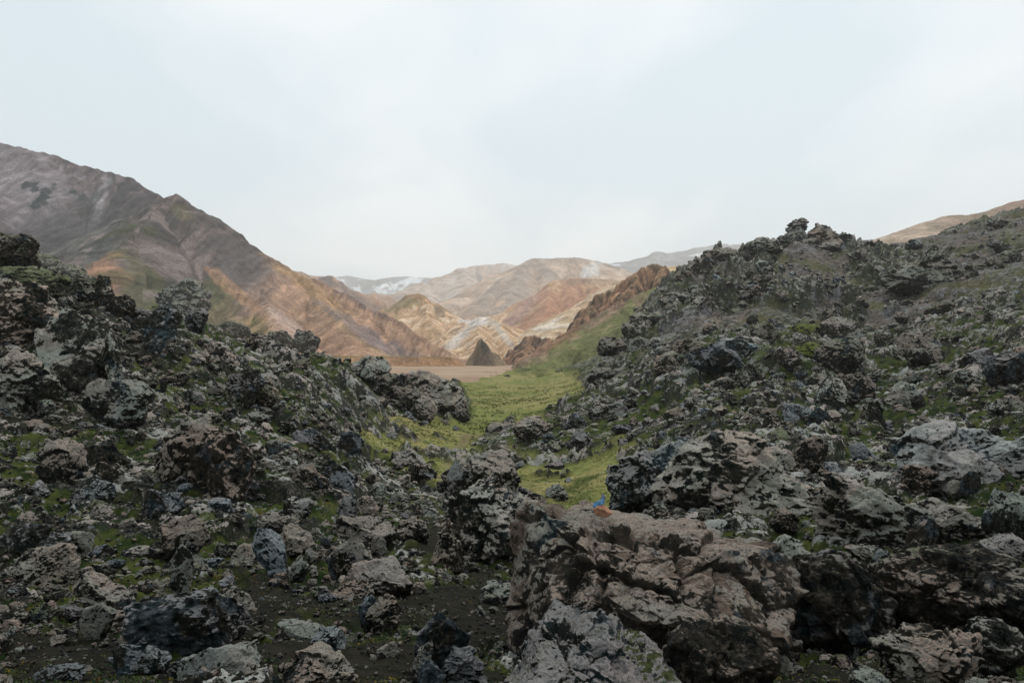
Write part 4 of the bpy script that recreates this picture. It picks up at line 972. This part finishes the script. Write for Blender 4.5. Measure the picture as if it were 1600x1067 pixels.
# rubble too small and too many to count: one object
def rubble(name, n, lvl, smin, smax, med, seed):
    px, x, y, py = scatter(n, bare=0.3 if lvl == 1 else 0.9); z = zgrid(x, y)
    s = np.clip(med*np.exp(R.randn(len(px))*0.45), smin, smax)*np.clip(1.25-0.27*np.log10(y), 0.45, 1.1)
    size = s/F*y/2
    far = sst(95, 130, y)*sst(900, 1000, px); size = size*(1+far*(0.6*outcrop(x, y)-0.15))
    protos = [rock_shape(seed+i, lvl, ('block','clinker','slab','block','clinker')[i % 5])[0] for i in range(30)]
    f = ico(lvl)[1]; nv = len(protos[0]); V = np.empty((len(px), nv, 3), np.float32); A = np.empty((len(px), nv, 4), np.float32)
    for i in range(len(px)):
        q = protos[R.randint(30)]*np.array([1, R.uniform(.6,1), R.uniform(.45,.95)])*size[i]
        q = q@rotm(R.uniform(-.7,.7), R.uniform(-.7,.7), R.uniform(0, 6.28)).T
        V[i] = q + np.array([x[i], y[i], z[i]+size[i]*R.uniform(-.1, .4)])
    u = R.rand(len(px), 1); bl = (R.rand(len(px), 1) < 0.16)*R.uniform(.5, 1.1, (len(px), 1)); ms = R.rand(len(px), 1)**2*0.9
    mossy = 0.35*sst(35, 70, y)[:, None]
    A[:] = np.concatenate([(0.1+0.85*u*(bl < .1)+0.3*(bl > .1))*(0.5 if lvl == 1 else 0.9)*(0.78+0.22*sst(7, 16, y))[:, None], bl, ms+mossy, 1.15/np.sqrt(2*size)[:, None]], 1)[:, None, :] + np.array([0.2, 0, 0, 0])*sst(30, 75, y)[:, None, None]
    Fc = (f[None]+(np.arange(len(px))*nv)[:, None, None]).reshape(-1, 3)
    tag(new_mesh(name, V.reshape(-1, 3), Fc, M_rock, False, {"rk": A.reshape(-1, 4)}), kind="stuff")
rubble("rubble", 7000, 3, 12, 38, 19, 700)
rubble("loose_stones", 22000, 2, 5, 16, 10, 800)
rubble("gravel", 42000, 1, 2, 8, 5.2, 900)

# ---------------------------------------------------------------- small things
def flat(name, col, rough=0.8):
    T = NT(name, rough, 0.2); n = T.noise(40, 4, 0.6)
    return T.done(T.mix(n, tuple(c*0.75 for c in col), tuple(min(1, c*1.2) for c in col)))
zz = lambda x, y: float(ground_z(np.array([x], float), np.array([y], float))[0])
# the blue chip and the orange stone lying on top of the huge boulder
place_rock("stone", 935, 787, 19, 8, S_, -22, (0,0,0), "bright blue flat stone chip on the back edge of the huge boulder", Y=5.9, lvl=3, cat="stone", mat=flat("blue_stone", (0.05, 0.15, 0.26), 0.6))
place_rock("stone", 942, 779, 7, 13, P_, 8, (0,0,0), "thin blue grey splinter standing behind the bright blue chip", Y=5.98, lvl=3, cat="stone", mat=flat("blue_grey_stone", (0.12, 0.17, 0.27), 0.5))
place_rock("stone", 942, 797, 27, 15, B, 0, (0,0,0), "orange stone under the bright blue chip on the huge boulder", Y=5.86, lvl=4, cat="stone", mat=flat("orange_stone", (0.30, 0.155, 0.095)))
# trail stakes
def stake(px, Y, h, label, tip):
    x = (px-CX)/F*Y; z = zz(x, Y)
    root = bpy.data.objects.new("trail_stake", None); sc.collection.objects.link(root); root.location = (x, Y, z); tag(root, label, "stake", "trail stakes")
    def prism(name, r0, r1, z0, z1, mat):
        a = np.arange(8)/8*2*np.pi; v = np.concatenate([np.stack([np.cos(a)*r, np.sin(a)*r, np.full(8, q)], 1) for r, q in ((r0, z0), (r0*1.02, (z0+z1)/2), (r1, z1), (r1*0.4, z1+r1*0.5))])
        f = np.array([(k*8+i, k*8+(i+1) % 8, k*8+8+(i+1) % 8, k*8+8+i) for k in range(3) for i in range(8)])
        new_mesh(name, v, f, mat, False, parent=root)
    prism("post", 0.06, 0.055, -0.15, h*0.7, M_wood); prism("cap", 0.07, 0.065, h*0.7, h, tip)
M_wood = flat("weathered_wood", (0.05, 0.035, 0.025)); M_white = flat("white_paint", (0.75, 0.75, 0.72)); M_redp = flat("dull_red_paint", (0.12, 0.04, 0.03))
stake(852, 128, 0.75, "short stake with a white tip on the right of the meadow", M_white)
stake(775, 262, 1.2, "dark trail stake where the sand meets the meadow", M_redp)
stake(767, 250, 0.8, "shorter dark trail stake left of the taller one at the sand edge", M_redp)
# three hikers, each one skinned body with clothes over it
def chain_mesh(name, pts, edges, radii, mat, parent, sub=1):
    me = bpy.data.meshes.new(name); me.from_pydata(pts, edges, []); me.materials.append(mat)
    o = bpy.data.objects.new(name, me); sc.collection.objects.link(o); o.parent = parent
    o.modifiers.new("skin", 'SKIN'); me.skin_vertices[0].data if me.skin_vertices else None
    if not me.skin_vertices:
        bm = __import__('bmesh').new(); bm.from_mesh(me); bm.verts.layers.skin.verify(); bm.to_mesh(me); bm.free()
    for i, r in enumerate(radii): me.skin_vertices[0].data[i].radius = (r, r)
    me.skin_vertices[0].data[0].use_root = True
    s_ = o.modifiers.new("sub", 'SUBSURF'); s_.levels = sub; s_.render_levels = sub
    return o
M_skin = flat("skin", (0.42, 0.27, 0.20)); M_hair = flat("hair", (0.03, 0.02, 0.015))
def hiker(px, Y, rz, coat, trous, pack, label, stride=0.18):
    x = (px-CX)/F*Y
    body = chain_mesh("person", [(0,0,.95),(0,0,1.2),(0,0,1.42),(0,0,1.52),(0,-.02,1.62),(0,-.01,1.70),
        (.1,0,.9),(.11,-stride,.5),(.11,-stride*.6,.08),(.11,-stride-.12,.04),(-.1,0,.9),(-.11,stride*.6,.5),(-.11,stride,.1),(-.11,stride-.14,.04),
        (.19,0,1.40),(.24,.06,1.14),(.24,-.1,.92),(.24,-.14,.84),(-.19,0,1.40),(-.24,-.04,1.14),(-.24,-.2,.95),(-.24,-.25,.88)],
        [(0,1),(1,2),(2,3),(3,4),(4,5),(0,6),(6,7),(7,8),(8,9),(0,10),(10,11),(11,12),(12,13),(2,14),(14,15),(15,16),(16,17),(2,18),(18,19),(19,20),(20,21)],
        [.14,.13,.14,.055,.095,.07,.09,.06,.045,.04,.09,.06,.045,.04,.055,.045,.035,.04,.055,.045,.035,.04], M_skin, None)
    body.location = (x, Y, zz(x, Y)); body.rotation_euler = (0, 0, rz); tag(body, label, "person", "hikers at the foot of the right slope")
    chain_mesh("jacket", [(0,0,.9),(0,0,1.2),(0,0,1.42),(.19,0,1.41),(.24,.06,1.14),(.24,-.09,.95),(-.19,0,1.41),(-.24,-.04,1.14),(-.24,-.18,.97)],
        [(0,1),(1,2),(2,3),(3,4),(4,5),(2,6),(6,7),(7,8)], [.17,.16,.165,.075,.062,.05,.075,.062,.05], flat("jacket", coat), body)
    chain_mesh("trousers", [(0,0,.95),(.1,0,.88),(.11,-stride,.5),(.11,-stride*.6,.12),(-.1,0,.88),(-.11,stride*.6,.5),(-.11,stride,.14)],
        [(0,1),(1,2),(2,3),(0,4),(4,5),(5,6)], [.15,.105,.075,.06,.105,.075,.06], flat("trousers", trous), body)
    chain_mesh("hair", [(0,.02,1.66),(0,.03,1.72)], [(0,1)], [.10,.085], M_hair, body)
    if pack:
        chain_mesh("backpack", [(0,.2,1.05),(0,.22,1.25),(0,.2,1.45)], [(0,1),(1,2)], [.13,.15,.12], flat("backpack", pack), body)
hiker(869.5, 228, 0.3, (0.10,0.11,0.12), (0.03,0.03,0.035), None, "leftmost hiker in grey standing at the foot of the right slope")
hiker(873.5, 226, -0.4, (0.35,0.38,0.40), (0.04,0.05,0.07), (0.05,0.06,0.07), "middle hiker in a pale jacket at the foot of the right slope")
hiker(877.5, 229, 0.1, (0.02,0.025,0.035), (0.02,0.02,0.022), (0.02,0.04,0.08), "rightmost hiker in black with a dark backpack, tallest of three")

# low herbs and moss tufts between the near rocks
def herbs(n=9000):
    px = R.uniform(-60, 1660, n*4); y = np.exp(R.uniform(math.log(2.4), math.log(17), n*4)); x = (px-CX)/F*y; z = ground_z(x, y)
    _, _, g, sand, so = masks(x, y, base_z(x, y)); h, cr = crag(x, y, g, so)
    ok = (cr < 0.47) & (R.rand(n*4) < np.clip(0.25+1.6*fbm2(x*0.7, y*0.7, 3, 200), 0.02, 1)*np.where(so > 0.5, 0.35, 1)); i = np.where(ok)[0][:n]
    x, y, z = x[i], y[i], z[i]; m = 14; N = len(x)
    a = R.rand(N, m)*6.28; rr = R.rand(N, m)**0.6*R.uniform(0.02, 0.08, (N, 1)); bx = x[:, None]+np.cos(a)*rr; by = y[:, None]+np.sin(a)*rr
    bz = ground_z(bx.ravel(), by.ravel()).reshape(N, m)
    L = R.uniform(0.006, 0.020, (N, m)); b = R.rand(N, m)*6.28; el = R.uniform(0.3, 1.3, (N, m))
    dirv = np.stack([np.cos(b)*np.cos(el), np.sin(b)*np.cos(el), np.sin(el)], -1); sd_ = np.stack([-np.sin(b), np.cos(b), 0*b], -1)
    P0 = np.stack([bx, by, bz-0.004], -1); w = (L*0.45)[..., None]; L = L[..., None]
    V = np.stack([P0, P0+dirv*L*0.5+sd_*w, P0+dirv*L, P0+dirv*L*0.5-sd_*w], 2).reshape(-1, 3)
    pal = np.array([(0.035,0.060,0.012),(0.022,0.045,0.014),(0.075,0.075,0.014),(0.17,0.12,0.015),(0.16,0.07,0.015)])
    k = R.choice(5, N, p=[.36,.30,.18,.11,.05]); C = np.repeat((pal[k][:, None]*R.uniform(.6, 1.3, (N, m, 1))).reshape(-1, 3), 4, 0)
    T = NT("herb_leaf", 0.7, 0.2); col, _ = T.attr("Col"); M = T.done(col)
    tag(new_mesh("ground_cover", V, np.arange(len(V)).reshape(-1, 4), M, False, {"Col": C}), kind="stuff")
herbs()
def tufts(n=8000):
    px = R.uniform(540, 1060, n*5); y = np.exp(R.uniform(math.log(18), math.log(170), n*5)); x = (px-CX)/F*y; z = ground_z(x, y)
    _, ppy, g, sand, so = masks(x, y, base_z(x, y)); ok = (g > 0.6) & (sand < 0.3) & (path_m(px, ppy) < 0.3) & (R.rand(n*5) < np.clip(0.35+1.5*fbm2(x*0.15, y*0.15, 4, 210), 0.03, 1)); i = np.where(ok)[0][:n]
    x, y, z = x[i], y[i], z[i]; m = 9; N = len(x)
    a = R.rand(N, m)*6.28; rr = R.rand(N, m)**0.6*R.uniform(0.05, 0.22, (N, 1)); b = R.rand(N, m)*6.28; el = R.uniform(0.5, 1.4, (N, m)); L = (R.uniform(0.06, 0.16, (N, m))*np.clip(y/60, 0.5, 1.6)[:, None])
    P0 = np.stack([x[:, None]+np.cos(a)*rr, y[:, None]+np.sin(a)*rr, np.repeat(z[:, None], m, 1)-0.02], -1)
    dv = np.stack([np.cos(b)*np.cos(el), np.sin(b)*np.cos(el), np.sin(el)], -1); sv = np.stack([-np.sin(b), np.cos(b), 0*b], -1); w = (L*0.3)[..., None]; L = L[..., None]
    V = np.stack([P0, P0+dv*L*0.5+sv*w, P0+dv*L, P0+dv*L*0.5-sv*w], 2).reshape(-1, 3)
    pal = np.array([(0.19,0.21,0.065),(0.13,0.165,0.048),(0.28,0.26,0.10),(0.22,0.18,0.08)])
    k = R.choice(4, N, p=[.4,.3,.2,.1]); C = np.repeat((pal[k][:, None]*R.uniform(.7, 1.25, (N, m, 1))).reshape(-1, 3), 4, 0)
    T = NT("grass_blade", 0.8, 0.15); col, _ = T.attr("Col"); M = T.done(col)
    tag(new_mesh("grass", V, np.arange(len(V)).reshape(-1, 4), M, False, {"Col": C}), kind="stuff")
tufts()
# ---------------------------------------------------------------- haze
def build_haze():
    me = bpy.data.meshes.new("haze"); x, y0, y1, z0, z1 = 3800, -600, 5700, -60, 760
    v = [(-x,y0,z0),(x,y0,z0),(x,y1,z0),(-x,y1,z0),(-x,y0,z1),(x,y0,z1),(x,y1,z1),(-x,y1,z1)]
    me.from_pydata(v, [], [(0,3,2,1),(4,5,6,7),(0,1,5,4),(1,2,6,5),(2,3,7,6),(3,0,4,7)])
    m = bpy.data.materials.new("haze"); m.use_nodes = True; t = m.node_tree; t.nodes.clear()
    o = t.nodes.new("ShaderNodeOutputMaterial"); p = t.nodes.new("ShaderNodeVolumePrincipled")
    p.inputs['Density'].default_value = HAZE; p.inputs['Color'].default_value = (1, 0.985, 0.965, 1); p.inputs['Anisotropy'].default_value = 0.2
    t.links.new(p.outputs[0], o.inputs['Volume']); me.materials.append(m)
    ob = bpy.data.objects.new("haze", me); sc.collection.objects.link(ob); tag(ob, kind="stuff")
HAZE = 0.00017
build_haze()
